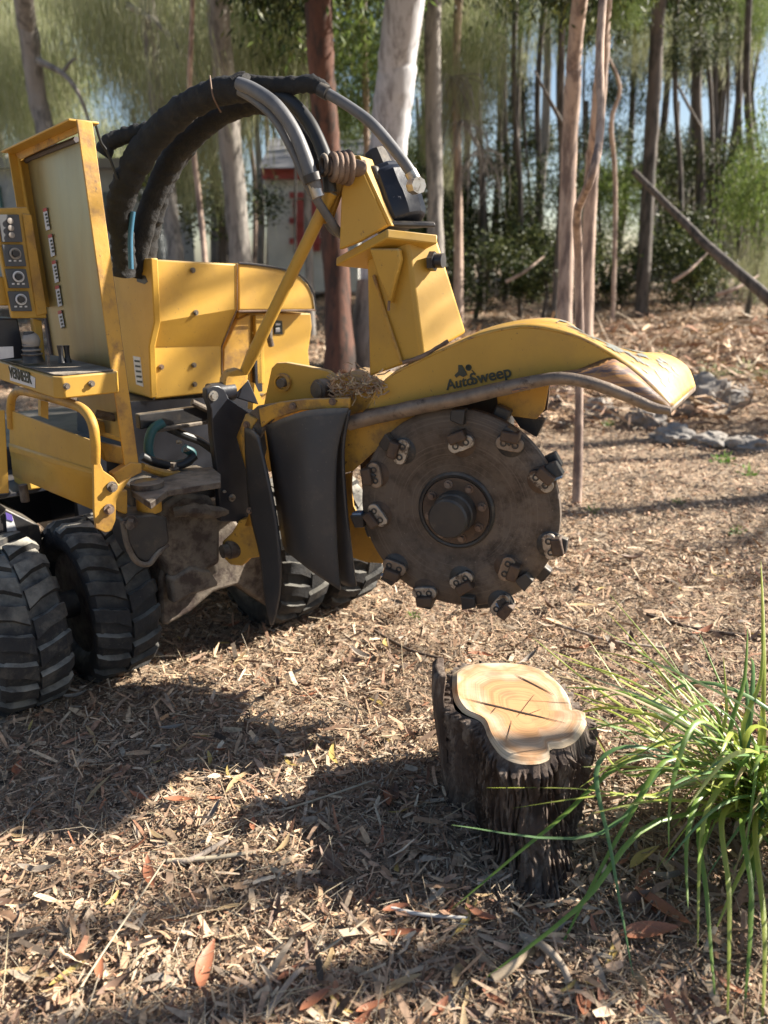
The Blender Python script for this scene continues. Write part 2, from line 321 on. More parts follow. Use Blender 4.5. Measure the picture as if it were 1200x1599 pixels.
# ------------------------------------------------------------------ far buildings
def quadbox(mb, p00, p11, Y, dy):      # box between two image corners standing at depth Y
    a_ = Yp(*p00, Y); b_ = Yp(*p11, Y)
    mb.prism([Vector((a_.x, Y, a_.z)), Vector((b_.x, Y, a_.z)), Vector((b_.x, Y, b_.z)), Vector((a_.x, Y, b_.z))], (0, dy, 0)); return mb
WALLW = mat('white_render_wall', (.85, .85, .80), .8, var=(.62, .63, .58), vscale=1.5); REDP = mat('faded_red_boards', (.50, .10, .09), .7, var=(.36, .08, .07), vscale=5)
GREYW = mat('grey_sheet_wall', (.34, .36, .38), .6, var=(.25, .28, .29)); ROOFG = mat('grey_roof_sheet', (.17, .17, .18), .6); GLASSD = mat('dark_window_pane', (.02, .03, .035), .1)
hb = empty('house', Yp(465, 440, 19)*1.0, 'small white house with red fascia and red boards seen between the trunks', 'house')
hb.location.z = 0
quadbox(MB(), (413, 278), (560, 455), 19, 3).build('wall', WALLW, hb)
quadbox(MB(), (409, 262), (566, 279), 18.8, 3.4).build('fascia', REDP, hb)
def yrow(name, p0, p1, Y, dy, m, par): return quadbox(MB(), p0, p1, Y, dy).build(name, m, par)
dr = yrow('door', (458, 312), (500, 392), 18.93, .06, REDP, hb); yrow('window', (505, 300), (548, 350), 18.93, .06, GLASSD, hb)
for yb in (300, 340, 372): yrow('board', (452, yb), (512, yb+9), 18.86, .05, REDP, hb)
rf = MB(); e0 = Yp(405, 262, 18.6); e1 = Yp(572, 262, 18.6)
rf.prism([Vector((e0.x, 18.6, e0.z)), Vector((e0.x, 24, e0.z)), Vector((e0.x, 20.8, e0.z+.9))], (e1.x-e0.x, 0, 0)); rf.build('roof', ROOFG, hb)
sh = empty('shed', (Yp(100, 440, 16).x, 16, 0), 'grey metal shed with a teal door behind the yellow framed screen', 'shed')
quadbox(MB(), (-60, 262), (235, 450), 16, 4).build('wall', GREYW, sh); yrow('roof', (-80, 246), (242, 262), 15.7, 4.6, ROOFG, sh)
yrow('door', (-4, 290), (20, 440), 15.94, .06, mat('teal_door', (.03, .12, .12), .5), sh); yrow('window', (160, 300), (200, 345), 15.94, .06, GLASSD, sh)
bn = empty('carport', (Yp(1040, 440, 27).x, 27, .3), 'long dark roofed carport far behind the trees on the right', 'carport')
yrow('roof', (1000, 254), (1330, 268), 27, 6, ROOFG, bn); yrow('back_wall', (1030, 275), (1300, 440), 31, .2, mat('dim_olive_wall', (.16, .17, .12), .8), bn)
for px in (1010, 1110, 1200): yrow('post', (px, 262), (px+8, 450), 27.2, .2, GREYW, bn)

# ------------------------------------------------------------------ trees
def bark(name, c, v, d, bs=10): return mat(name, c, .85, var=v, vscale=4, dirt=d, dscale=7, dlo=.47, dhi=.6, stretch=(1.4, 1.4, .3), bump=.7, bscale=bs)
B_WHITE = bark('white_gum_bark', (.56, .56, .58), (.46, .46, .50), (.28, .27, .28)); B_RED = bark('red_brown_bark', (.065, .028, .020), (.15, .065, .04), (.03, .02, .016), 14)
B_GREY = bark('grey_bark', (.23, .21, .19), (.31, .28, .25), (.12, .11, .10)); B_TAN = bark('tan_pink_bark', (.38, .27, .21), (.46, .35, .28), (.17, .12, .10)); B_DARK = bark('dark_bark', (.09, .075, .065), (.14, .115, .10), (.04, .035, .03))
F_PALE = mat_island('pale_olive_foliage', [(.36, .38, .20), (.45, .45, .28), (.26, .30, .13), (.56, .55, .42)], .6, .5, False)
F_GREEN = mat_island('green_foliage', [(.10, .16, .035), (.18, .24, .06), (.07, .12, .03), (.24, .28, .09)], .5, .45, False)
F_DARK = mat_island('dark_foliage', [(.015, .028, .010), (.03, .05, .016), (.010, .018, .007), (.16, .18, .05), (.015, .024, .010)], .5, .25, False)  # the one bright stop paints highlights into the dark leaves
def crown_mesh(name, n, kind, m, seed, clumps=26, sig=.17):
    r = np.random.default_rng(seed)
    cc = r.normal(0, 1, (clumps, 3)); cc /= np.linalg.norm(cc, axis=1)[:, None]; cc *= (r.random(clumps)**.45)[:, None]*.88
    pts = cc[r.integers(0, clumps, n)]+r.normal(0, sig, (n, 3))*np.array([1, 1, 1.15])
    if kind == 'droop': L = r.uniform(.10, .26, n); W = r.uniform(.004, .009, n); d = np.stack([r.normal(0, .22, n), r.normal(0, .22, n), -np.ones(n)], 1)
    elif kind == 'gum': L = r.uniform(.045, .09, n); W = L*.24; d = np.stack([r.normal(0, .5, n), r.normal(0, .5, n), -np.ones(n)*.8], 1)
    else: L = r.uniform(.04, .09, n); W = L*.42; d = r.normal(0, 1, (n, 3))
    d /= np.linalg.norm(d, axis=1)[:, None]; q = r.normal(0, 1, (n, 3)); s = np.cross(d, q); s /= np.linalg.norm(s, axis=1)[:, None]
    V = np.zeros((n, 4, 3)); V[:, 0] = pts; V[:, 1] = pts+d*(L*.45)[:, None]+s*(W*.5)[:, None]; V[:, 2] = pts+d*L[:, None]; V[:, 3] = pts+d*(L*.45)[:, None]-s*(W*.5)[:, None]
    me = bpy.data.meshes.new(name); me.vertices.add(4*n); me.vertices.foreach_set('co', V.reshape(-1))
    me.loops.add(4*n); me.loops.foreach_set('vertex_index', np.arange(4*n, dtype=np.int32)); me.polygons.add(n)
    me.polygons.foreach_set('loop_start', (np.arange(n)*4).astype(np.int32)); me.polygons.foreach_set('loop_total', np.full(n, 4, np.int32)); me.update(calc_edges=True); me.materials.append(m); return me
CM = {'pale': [crown_mesh('crown', 9000, 'droop', F_PALE, 11+i) for i in range(3)], 'green': [crown_mesh('crown', 9000, 'gum', F_GREEN, 21+i) for i in range(3)],
      'dark': [crown_mesh('crown', 8000, 'shrub', F_DARK, 31+i, 15, .14) for i in range(3)], 'mixed': [crown_mesh('crown', 9000, 'gum', F_DARK, 41+i, 20, .13) for i in range(3)]}
def put_crown(kind, root, c, sc, name='crown'):
    o = bpy.data.objects.new(name, random.choice(CM[kind])); COL.objects.link(o); o.parent = root
    o.location = Vector(c)-root.location; o.rotation_euler = (0, 0, random.uniform(0, 6.3)); o.scale = sc; return o
def tree(label, pix, Y, wpx, m, crowns=(), cat='tree', group='trees behind the machine', top=11, branches=(), name='tree'):
    pts = [Yp(x, y, Y+.25*math.sin(i)) for i, (x, y) in enumerate(pix)]
    b0 = pts[0].copy(); g = gz(b0.x, b0.y)
    rs0 = [wpx*.5/FPX*(p.y*math.cos(PITCH)-(p.z-CAMH)*math.sin(PITCH)) for p in pts]
    base = Vector((b0.x+(b0.x-pts[1].x)*.1, b0.y, g-.1)); pts = [base]+pts if b0.z > g+.1 else [Vector((b0.x, b0.y, g-.1))]+pts[1:]; rs = [rs0[0]*1.25]+(rs0 if len(pts) > len(rs0) else rs0[1:])
    d = (pts[-1]-pts[-2]).normalized()
    if top > pts[-1].z:
        e = pts[-1]+d*((top-pts[-1].z)/max(.4, d.z)); pts += [(pts[-1]+e)/2+Vector((.15, 0, 0)), e]; rs += [rs[-1]*.75, rs[-1]*.3]
    root = empty(name, base+UP*.1, label, cat, group)
    mb = MB().tube(pts, rs, 14, wob=.09, sub=9, seed=int(abs(pix[0][0]))); mb.build('trunk', m, root, smooth_ang=70)
    for br in branches:
        bp = [Yp(x, y, Y+dy) for x, y, dy in br[0]]
        MB().tube(bp, [br[1]*(1-.7*i/(len(bp)-1)) for i in range(len(bp))], 7, sub=4, wob=.08).build('branch', m, root, smooth_ang=70)
    for kind, cx, cy, dy, sx, sz in crowns:
        c = Yp(cx, cy, Y+dy); put_crown(kind, root, c, (sx, sx, sz))
    return root
wg = tree('broad smooth white gum leaning right, directly behind the navy motor', [(583, 610), (588, 480), (605, 250), (620, 120), (633, 0)], 9.5, 60, B_WHITE, [('green', 560, -260, 0, 2.2, 1.6), ('green', 500, 20, 3.5, 1.6, 1.4)], top=13)
MB().tube([Yp(583, 612, 9.45), Yp(586, 560, 9.4), Yp(588, 500, 9.45), Yp(592, 440, 9.5)], [.31, .30, .285, .262], 18, wob=.05, sub=5).build('rough_bark', B_GREY, wg, smooth_ang=70)
tree('dark red-brown barked trunk just left of the white gum', [(531, 600), (527, 450), (515, 300), (507, 180), (498, 0)], 9.0, 42, B_RED, [('mixed', 480, -240, 0, 2, 1.5)], top=12)
tree('grey trunk seen through the arch of hoses', [(388, 500), (376, 400), (362, 250), (350, 120), (340, 0)], 11, 35, B_GREY, [('pale', 330, 60, 1, 1.5, 1.7), ('pale', 420, 30, 2.5, 1.1, 1.2), ('pale', 300, 190, 3, 1.2, 1.5)])
tree('straight slim grey trunk immediately right of the navy motor', [(683, 530), (680, 350), (677, 150), (677, 0)], 12, 26, B_GREY, [('mixed', 700, -150, 0, 1.6, 1.4), ('green', 720, 60, 2, .9, 1.0)])
tree('thin reddish trunk between the slim grey one and the dark scrub', [(716, 520), (716, 300), (713, 150), (717, 0)], 13, 13, B_TAN, [('pale', 725, 90, .4, .7, 1.5), ('pale', 700, 190, .6, .45, .9)])
tree('tan trunk standing left in the twisted pair above the hood', [(880, 600), (884, 420), (888, 250), (896, 120), (906, 0)], 7.5, 24, B_TAN, [('mixed', 860, -230, 0, 1.5, 1.2)])
tree('tan trunk with a kink standing right in the twisted pair above the hood', [(913, 600), (918, 420), (925, 260), (932, 200), (943, 60), (946, 0)], 8, 21, B_TAN, [('mixed', 990, -220, 0, 1.5, 1.2), ('green', 975, 20, .2, .28, .2)])
tree('slender pale sapling rising from the chips right behind the cutter wheel', [(903, 790), (905, 600), (904, 420), (902, 335), (915, 298), (930, 255), (938, 190), (942, 0)], 4.1, 13, B_TAN, [('mixed', 950, -330, 0, .6, .5)], name='sapling', cat='sapling', top=5)
tree('dark straight trunk right of the tan pair, in front of the carport', [(1002, 480), (1012, 300), (1019, 180), (1026, 60), (1031, 0)], 14, 21, B_DARK, [('mixed', 1040, -60, 0, 1.7, 1.2), ('mixed', 960, 20, 2, 1.0, .8), ('mixed', 1100, 60, 1, .8, .6)])
tree('pale whip-thin stem between the tan pair and the dark trunk', [(958, 470), (961, 330), (960, 260), (955, 190)], 12, 7, B_TAN, (), top=4, name='sapling', cat='sapling')
tree('brown trunk bending left above the yellow framed screen', [(98, 430), (73, 220), (58, 150), (45, 50), (38, 0)], 12, 29, B_GREY, [('pale', 40, 20, 1.5, 1.6, 1.6), ('pale', 20, 150, 2, 1.1, 1.3), ('green', 70, 150, 4, 1.2, 1.0)], branches=[(((60, 95, 0), (100, 116, -.2), (125, 150, -.3), (142, 200, -.3)), .05), (((97, 115, -.2), (112, 95, -.2), (120, 92, -.2)), .03)])
tree('brown leaning trunk left of the arch of hoses', [(278, 430), (262, 300), (245, 150), (231, 0)], 12, 26, B_GREY, [('pale', 260, 30, 1.3, 1.3, 1.6), ('pale', 200, -40, 1, 1.1, 1.3)], branches=[(((200, 8, 0), (250, 40, -.3), (290, 90, -.4), (325, 150, -.4)), .05)])
tree('thin pale twisted stem inside the arch of hoses', [(322, 430), (312, 320), (303, 240), (296, 150)], 10.5, 9, B_TAN, (), top=6, name='sapling', cat='sapling')
tree('thin upright stem left of the red-brown trunk', [(486, 520), (480, 300), (474, 120), (470, 0)], 12.5, 12, B_GREY, [('green', 440, 60, 1, 1.1, 1.4)])
tree('thin pale stem between the red-brown trunk and the white gum', [(573, 520), (574, 300), (571, 120), (568, 0)], 14, 10, B_TAN, [('green', 560, 140, 1, .9, 1.2)])
k = 0
lab = ['thin dark stem nearest the slim reddish trunk, in the shaded scrub', 'second thin dark stem from the reddish trunk, with blue sky beside it', 'third thin dark stem, leaning, left of the tan pair', 'thin dark forked stem just left of the tan pair',
       'thin dark stem just right of the dark straight trunk', 'thin dark stem by the bright leaf cluster at upper right', 'thin dark stem rising behind the fallen log', 'thin dark stem close to the right edge', 'thin dark stem left of the one close to the right edge']
for (x0, x1, w_, Y) in [(752, 748, 11, 16), (788, 790, 9, 18), (812, 806, 8, 15), (866, 880, 10, 13), (1062, 1058, 8, 16), (1090, 1092, 13, 17), (1110, 1120, 8, 18), (1178, 1170, 10, 16), (1148, 1158, 7, 19)]:
    br = [(((x1+2, 200, 0), (x1-25, 150, -.3), (x1-45, 110, -.3)), .04)] if k in (3, 5) else []
    tree(lab[k], [(x0, 480), ((x0+x1)/2+4, 300), (x1-3, 150), (x1, 0)], Y, w_, B_DARK, [('mixed', x1+random.uniform(-40, 40), random.uniform(-60, 20), 0, 1.1, .9)] if k % 2 == 0 else [('green', x1+10, 20, .5, .5, .6)], branches=br, group='thin dark stems in the shaded scrub'); k += 1
for i in range(34):
    right = i < 24; x0 = random.uniform(700, 1230) if right else random.uniform(-20, 600); Y = random.uniform(17, 25)
    tree('thin dark stem deep in the scrub '+('beside the reddish trunk' if x0 < 770 else 'left of the tan pair' if x0 < 860 else 'seen through the tan pair' if x0 < 950 else 'beside the dark straight trunk' if x0 < 1040 else 'behind the fallen log' if x0 < 1130 else 'near the right edge') if right else 'thin pale stem in the far woodland '+('behind the shed' if x0 < 210 else 'seen in the hose arch' if x0 < 420 else 'around the red-brown trunk'), [(x0, 470), (x0+random.uniform(-10, 10), 300), (x0+random.uniform(-14, 14), 150), (x0+random.uniform(-20, 20), 0)], Y, random.uniform(4, 9), B_DARK if right else random.choice([B_TAN, B_GREY]), (), group='thin stems deep in the scrub' if right else 'thin pale stems in the left woodland')
# the fallen log
lg = MB().tube([Yp(990, 268, 11.5), Yp(1060, 338, 10.8), Yp(1110, 388, 10.2), Yp(1200, 465, 9.4), Yp(1275, 530, 8.8)], [.04, .052, .06, .068, .075], 12, wob=.1, sub=6)
tag(lg.build('fallen_log', B_DARK, smooth_ang=70), 'dark fallen trunk leaning down to the right edge of the clearing', 'log')
# shaded scrub and farther woodland
# dry hanging fronds on the reddish trunk and pale fallen sticks in the scrub
for i, (px, py, Y, lb_) in enumerate([(718, 190, 12.8, 'dry grey hanging frond high on the thin reddish trunk'), (745, 235, 12.8, 'pale dry frond drooping to the right of the thin reddish trunk'), (705, 120, 12.9, 'dry grey frond above the others on the reddish trunk')]):
    c = Yp(px, py, Y); r_ = empty('dry_frond', c, lb_, 'dead frond', 'dry fronds on the reddish trunk'); mb = MB()
    for k in range(26):
        e = c+Vector((random.uniform(-.35, .55), random.uniform(-.3, .3), -random.uniform(.3, 1.1))); m_ = (c+e)/2+Vector((random.uniform(-.1, .25), 0, .18)); mb.tube([c, m_, e], [.008, .008, .003], 4, sub=3)
    mb.build('leaflets', B_GREY, r_)
for px0, py0, px1, py1, Y, lb_ in [(1050, 440, 1105, 395, 12, 'pale dead stick leaning on the bank below the fallen log'), (790, 440, 850, 400, 13, 'pale dead stick in the dark scrub left of the tan pair'), (1120, 460, 1185, 430, 11, 'grey dead branch lying along the bank at the right')]:
    tag(MB().tube([Yp(px0, py0, Y), Yp((px0+px1)/2, (py0+py1)/2+4, Y), Yp(px1, py1, Y+.3)], [.03, .025, .012], 7, sub=3, wob=.1).build('dead_branch', B_TAN, None), lb_, 'branch')
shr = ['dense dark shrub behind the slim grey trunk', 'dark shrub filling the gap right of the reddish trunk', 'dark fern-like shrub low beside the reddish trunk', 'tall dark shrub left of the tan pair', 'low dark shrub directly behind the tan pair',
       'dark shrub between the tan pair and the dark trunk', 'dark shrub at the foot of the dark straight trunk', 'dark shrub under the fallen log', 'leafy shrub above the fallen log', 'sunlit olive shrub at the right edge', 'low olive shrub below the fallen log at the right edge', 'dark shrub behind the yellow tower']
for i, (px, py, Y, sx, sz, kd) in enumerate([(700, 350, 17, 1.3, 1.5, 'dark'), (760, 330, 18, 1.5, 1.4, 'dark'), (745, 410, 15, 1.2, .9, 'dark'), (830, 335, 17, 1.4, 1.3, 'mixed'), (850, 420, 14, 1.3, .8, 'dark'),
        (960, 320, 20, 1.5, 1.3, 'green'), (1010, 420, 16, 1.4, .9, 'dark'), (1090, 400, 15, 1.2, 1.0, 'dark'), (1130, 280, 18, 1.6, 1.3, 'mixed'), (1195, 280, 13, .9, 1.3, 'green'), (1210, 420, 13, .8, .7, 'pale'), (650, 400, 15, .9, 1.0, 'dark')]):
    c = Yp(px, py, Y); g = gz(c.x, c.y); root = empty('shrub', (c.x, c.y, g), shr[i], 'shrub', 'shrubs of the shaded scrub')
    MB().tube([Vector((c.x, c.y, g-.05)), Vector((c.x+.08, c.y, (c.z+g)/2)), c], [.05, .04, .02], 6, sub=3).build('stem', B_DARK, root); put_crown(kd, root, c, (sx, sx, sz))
far = [(-60, 30, 24, 'pale', 'pale drooping tree at the very left edge of the far woodland'), (30, 120, 22, 'pale', 'pale drooping tree above the left corner of the screen'), (100, 250, 20, 'pale', 'pale drooping tree low behind the shed roof'),
       (70, -20, 27, 'pale', 'pale tree whose crown fills the top left corner'), (215, 260, 24, 'green', 'bright green tree behind the shed beside the hose arch'), (240, 60, 25, 'pale', 'pale tree above the left shoulder of the hose arch'), (310, 90, 22, 'pale', 'pale tree right behind the grey trunk in the hose arch'),
       (330, 290, 17, 'dark', 'dark tree low inside the arch of hoses'), (390, 150, 24, 'green', 'bright green tree above the small white house'), (450, 20, 26, 'green', 'bright green tree high beside the red-brown trunk'), (500, 190, 27, 'green', 'bright green tree seen behind the red-brown trunk'),
       (560, 60, 24, 'green', 'bright green tree between red-brown trunk and white gum'), (560, 220, 26, 'pale', 'pale tree low between red-brown trunk and white gum'), (650, 240, 25, 'green', 'bright green tree low behind the slim grey trunk'), (655, 60, 28, 'pale', 'pale tree high behind the slim grey trunk'), (725, 20, 24, 'mixed', 'dark loose leaved tree high behind the reddish trunk'),
       (810, -50, 26, 'mixed', 'dark loose leaved tree at the top edge left of the tan pair'), (1050, -40, 26, 'mixed', 'dark loose leaved tree at the top edge above the carport'), (1165, -10, 24, 'dark', 'dense dark tree in the top right corner'), 
       (1050, 250, 24, 'mixed', 'dark loose tree in front of the carport roof'), (910, 245, 25, 'mixed', 'dark loose tree seen through the tan pair'), (800, 235, 27, 'dark', 'dense dark tree behind the scrub left of the tan pair'), (985, 110, 25, 'mixed', 'dark thin crowned tree against the sky beside the dark straight trunk'), (1130, 95, 27, 'mixed', 'dark thin crowned tree against the sky near the right edge'), (775, 120, 25, 'mixed', 'dark thin crowned tree against the sky left of the tan pair'), (1090, 20, 20, 'pale', 'grey green drooping tree at the top edge above the fallen log'), (850, 0, 20, 'pale', 'grey green drooping tree at the top edge just left of the tan pair'),
       (-190, 60, 22, 'pale', 'pale tree just beyond the left edge'), (-330, 200, 20, 'green', 'green tree farther beyond the left edge'), (-450, 40, 24, 'pale', 'pale tree well beyond the left edge'), (1330, 60, 22, 'dark', 'dark tree just beyond the right edge'), (1420, 250, 20, 'mixed', 'low dark tree farther beyond the right edge'), (1540, 60, 23, 'mixed', 'dark tree well beyond the right edge'), (1320, 300, 18, 'dark', 'low dark tree just beyond the right edge'),
       (10, 280, 26, 'green', 'bright green tree low behind the shed at the left edge')]
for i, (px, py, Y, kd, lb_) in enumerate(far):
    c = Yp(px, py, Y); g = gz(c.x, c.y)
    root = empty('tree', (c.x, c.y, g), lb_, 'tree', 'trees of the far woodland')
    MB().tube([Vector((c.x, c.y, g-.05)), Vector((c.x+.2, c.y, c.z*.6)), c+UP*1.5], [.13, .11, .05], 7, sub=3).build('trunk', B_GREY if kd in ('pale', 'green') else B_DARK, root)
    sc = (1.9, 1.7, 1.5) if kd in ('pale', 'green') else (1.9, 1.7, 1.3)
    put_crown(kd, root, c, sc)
    if 90 < py < 125 and px > 760: o_ = [c_ for c_ in root.children if c_.name.startswith('crown')][0]; o_.scale = (1.5, 1.3, 1.5)
    if py < 130 and px < 760: put_crown(kd, root, c+Vector((.6, .5, 2.3)), (2.4, 2.0, 1.7))

# trees out of frame to the right that shade the clearing
def shade_tree(x, y, r, label, spots, kind='mixed', h=9):
    root = empty('tree', (x, y, 0), label, 'tree', 'trees to the right of the clearing')
    MB().tube([Vector((x, y, -.1)), Vector((x+.02, y, h*.5)), Vector((x-.03, y+.04, h))], [r*1.1, r, r*.6], 14, wob=.08).build('trunk', B_GREY, root, smooth_ang=70)
    for (gx, gy, gzz, rx, ry, dist) in spots:
        c = Vector((gx, gy, gzz))+SUN_DIR*dist; o = put_crown(kind, root, c, (rx, ry, ry*1.1)); o.rotation_euler = (0, 0, .25)
        MB().tube([Vector((x, y, c.z*.9)), c], [.02, .008], 6, sub=1).build('branch', B_GREY, root)
def spot(px, py, rx, ry, dist, z=0): p = Z(px, py, z); return (p.x, p.y, z, rx, ry, dist)
def through(px, py, dx): p = Z(px, py); return p.x+dx, p.y+dx*.2505
x_, y_ = through(700, 1500, 4.2)
shade_tree(x_, y_, .05, 'slim grey tree out to the right, nearest the stump', [spot(120, 1300, .16, .045, 5.5), spot(950, 1545, .16, .05, 5), spot(830, 1590, .2, .06, 4.8), spot(640, 1560, .16, .05, 5.2), spot(1060, 1600, .14, .06, 4.7), spot(560, 1450, .16, .02, 5.6), spot(1080, 1490, .1, .05, 5)])
x_, y_ = through(165, 1445, 5.6)
shade_tree(x_, y_, .03, 'thinner tree out to the right behind the one nearest the stump', [spot(40, 1400, .12, .03, 7), spot(640, 1015, .1, .05, 6.5)])
x_, y_ = through(1050, 790, 6)
shade_tree(x_, y_, .08, 'third tree at the right side of the clearing', [spot(1120, 850, .3, .12, 7.5), spot(1010, 745, .3, .05, 7.2), spot(1150, 905, .2, .06, 7.3), spot(960, 830, .16, .05, 7.4), spot(1120, 1000, .22, .03, 7), spot(940, 990, .2, .03, 7)])
x_, y_ = through(1000, 690, 7)
shade_tree(x_, y_, .10, 'fourth tree at the right side of the clearing, level with the rocks', [spot(1150, 670, .4, .2, 8), ])
def spot3(p, rx, ry, d): return (p.x, p.y, p.z, rx, ry, d)
x_, y_ = through(300, 760, 6)
shade_tree(x_, y_, .05, 'added fifth tree out of view to the right, leaf clumps shaped to dapple the engine cover', [spot3(T(300, 585, -.36), .30, .13, 6.2), spot3(T(345, 530, -.36), .10, .07, 6), spot3(T(430, 450, -.36), .12, .05, 6.4), spot3(T(275, 450, -.3), .02, .10, 5.5), spot3(Q(700, 440, .05), .05, .03, 6), spot3(Q(690, 500, .05), .04, .025, 6), spot3(T(135, 330, .2), .05, .03, 6), spot3(T(195, 650, .2), .08, .12, 6), spot3(Q(900, 540, .1), .10, .03, 6)])  # unseen tree added only to shade the machine; clumps sit sunward of each spot

# ================================================================== THE STUMP GRINDER
G = empty('stump_grinder', O+A*.6-Fv*.4, 'yellow stump grinder with a toothed steel cutting wheel, parked on the bark chips', 'stump grinder')
def nrm(p): return Vector(p).normalized()
def plateT(name, px, t, th, m=YEL, bevel=.004, parent=G):
    return MB().prism([T(x, y, t) for x, y in px], -Fv*th).build(name, m, parent, bevel=bevel)
def plateS(name, px, s, th, m=YEL, bevel=.004, parent=G):
    return MB().prism([S(x, y, s) for x, y in px], A*th).build(name, m, parent, bevel=bevel)
def plateQ(name, px, w, th, m=YEL, bevel=.004, parent=G):
    return MB().prism([Q(x, y, w) for x, y in px], -HN*th).build(name, m, parent, bevel=bevel)
def bolt(parent, c, ax, r=.011, h=.012, m=RUST, name='bolt'):
    ax = nrm(ax); r *= .8; mb = MB().cyl(Vector(c)+ax*.002, ax, r*1.5, .004, 16); mb.cyl(Vector(c)+ax*(h/2+.003), ax, r, h, 6)
    return mb.build(name, m, parent, smooth_ang=20)
# ---- wheels with lugged tyres
def wheel(s, t, R=.268, W=.2, seed=0, outer=True):
    c = M(s, t, R-.006); seg = 20*6
    prof = [(.62, .36), (.68, .46), (.80, .50), (.88, .49), (.925, .44), (.935, .30), (.94, 0), (.935, -.30), (.925, -.44), (.88, -.49), (.80, -.50), (.68, -.46), (.62, -.36)]
    mb = MB(); mb.lathe(c, A, [(R*a_, W*b_) for a_, b_ in prof], 64, closed=True)
    nl = 19
    for side in (-1, 1):
        for k in range(nl):
            an = 2*math.pi*(k+(.5 if side > 0 else 0))/nl+seed*.7
            rows = []
            for j, (q, sk, hw) in enumerate([(.02, .115, .42), (.22, .05, .30), (.40, 0, .32), (.51, -.01, .30)]):
                w_ = side*q*W; ring = []
                for da, rr in ((-hw*.92, .925), (-hw*.72, 1.0), (hw*.72, 1.0), (hw*.92, .925)):
                    r_ = R*(rr if q < .5 else rr-.045)*(1+.014*noise.noise(Vector((k*1.7, j, side+seed))))
                    if q > .5: r_ = R*(.93 if rr > .96 else .88)
                    th = an+sk+da*2*math.pi/nl
                    ring.append(c+A*w_+(UP*math.cos(th)+Fv*math.sin(th))*r_)
                rows.append(ring)
            mb.grid(rows); b = len(mb.v)
            mb.add(rows[0], [(0, 1, 2, 3)]); mb.add(rows[-1], [(3, 2, 1, 0)])
    wp = MB(); wp.lathe(c, A, [(R*.64, W*.36), (R*.60, W*.40), (R*.55, W*.30), (R*.52, W*.12), (R*.2, W*.10), (R*.2, -W*.1), (R*.5, -W*.12), (R*.60, -W*.36), (R*.64, -W*.36)], 40)
    wo_ = wp.build('wheel', GREYC, G, smooth_ang=40)
    mb.build('tyre', TYRE, wo_, smooth_ang=42)
    for k in range(5):
        th = k*2*math.pi/5; bolt(wo_, c-A*(W*.12)+(UP*math.cos(th)+Fv*math.sin(th))*R*.32, -A, .009, .012, name='wheel_nut')
    return wo_
wheel(-.005, -.13, seed=1); wheel(.275, -.14, seed=2); wheel(.92, -.10, seed=3); wheel(1.17, -.08, seed=4)
MB().cyl(M(.58, -.14, .26), A, .045, 1.2, 16).build('axle', DARK, G)
# ---- undercarriage: axle carrier, castings, chassis blocks
plateT('axle_carrier', [(250, 905), (262, 855), (300, 790), (345, 780), (420, 880), (440, 915), (430, 955), (400, 935), (370, 915), (335, 925), (300, 955), (262, 978), (252, 975)], .06, .14, GREYC, .012)
plateT('gearbox_casting', [(258, 870), (258, 790), (285, 770), (330, 775), (345, 800), (345, 880), (300, 905), (270, 905)], .12, .10, GREYC, .014)
MB().prism([T(x, y, .13) for x, y in [(268, 905), (300, 885), (330, 892), (345, 915), (300, 930), (272, 945)]], -Fv*.05).build('casting_rib', GREYC, G, bevel=.01)
MB().tube([T(272, 800, .17), T(300, 796, .19), T(330, 800, .17), T(358, 798, .14)], [.014, .022, .02, .012], 10, wob=.15).build('steering_link', GREYC, G)
MB().prism([T(x, y, .10) for x, y in [(275, 812), (300, 800), (350, 798), (362, 808), (340, 825), (296, 830)]], -Fv*.05).build('link_bracket', GREYC, G, bevel=.006)
plateT('front_crossmember', [(205, 762), (232, 745), (330, 735), (345, 745), (345, 775), (240, 800), (210, 795)], .1, .10, DARK, .006)
MB().prism([Z(x, y, .70) for x, y in [(205, 765), (250, 742), (330, 728), (345, 740), (345, 752), (262, 765), (235, 785)]], -UP*.02).build('crossmember_top', GREYC, G, bevel=.003)
MB().prism([T(x, y, -.37) for x, y in [(190, 628), (420, 616), (420, 900), (260, 900), (190, 800)]], -Fv*.4).build('chassis', BLACKP, G)
MB().box(M(.66, -.62, .50), A, Fv, UP, .66, .45, .36).build('engine_bay', BLACKP, G, bevel=.01)
MB().box(M(.27, -1.0, .53), A, Fv, UP, .8, .7, .30).build('rear_chassis', BLACKP, G, bevel=.01)
# grey pivot housing at the corner
ph = plateT('pivot_housing', [(192, 812), (203, 804), (240, 802), (262, 808), (266, 845), (262, 852), (248, 860), (240, 876), (226, 880), (212, 872), (200, 850)], .26, .10, DARK, .008)
MB().tube([T(192, 815, .27), T(199, 850, .272), T(213, 876, .27), T(232, 881, .266), T(245, 866, .26), T(262, 850, .25)], .008, 8).build('housing_lip', GREYC, ph)
bolt(ph, T(205, 815, .262), Fv-A*.6, .016, .03, GREYC)
MB().cyl(T(232, 775, .22), UP+Fv*.05, .035, .085, 20).build('pivot_sleeve', YELW, G); MB().cyl(T(230, 756, .22), UP, .046, .014, 20).build('pivot_cap', GREYC, G)
MB().prism([T(x, y, .23) for x, y in [(236, 758), (250, 762), (252, 800), (238, 806), (228, 800), (232, 785)]], -Fv*.03).build('pivot_side', GREYC, G, bevel=.003)
MB().prism([T(x, y, .24) for x, y in [(170, 768), (200, 765), (200, 805), (176, 795)]], -Fv*.06).build('arm_stub', YELW, G, bevel=.004)
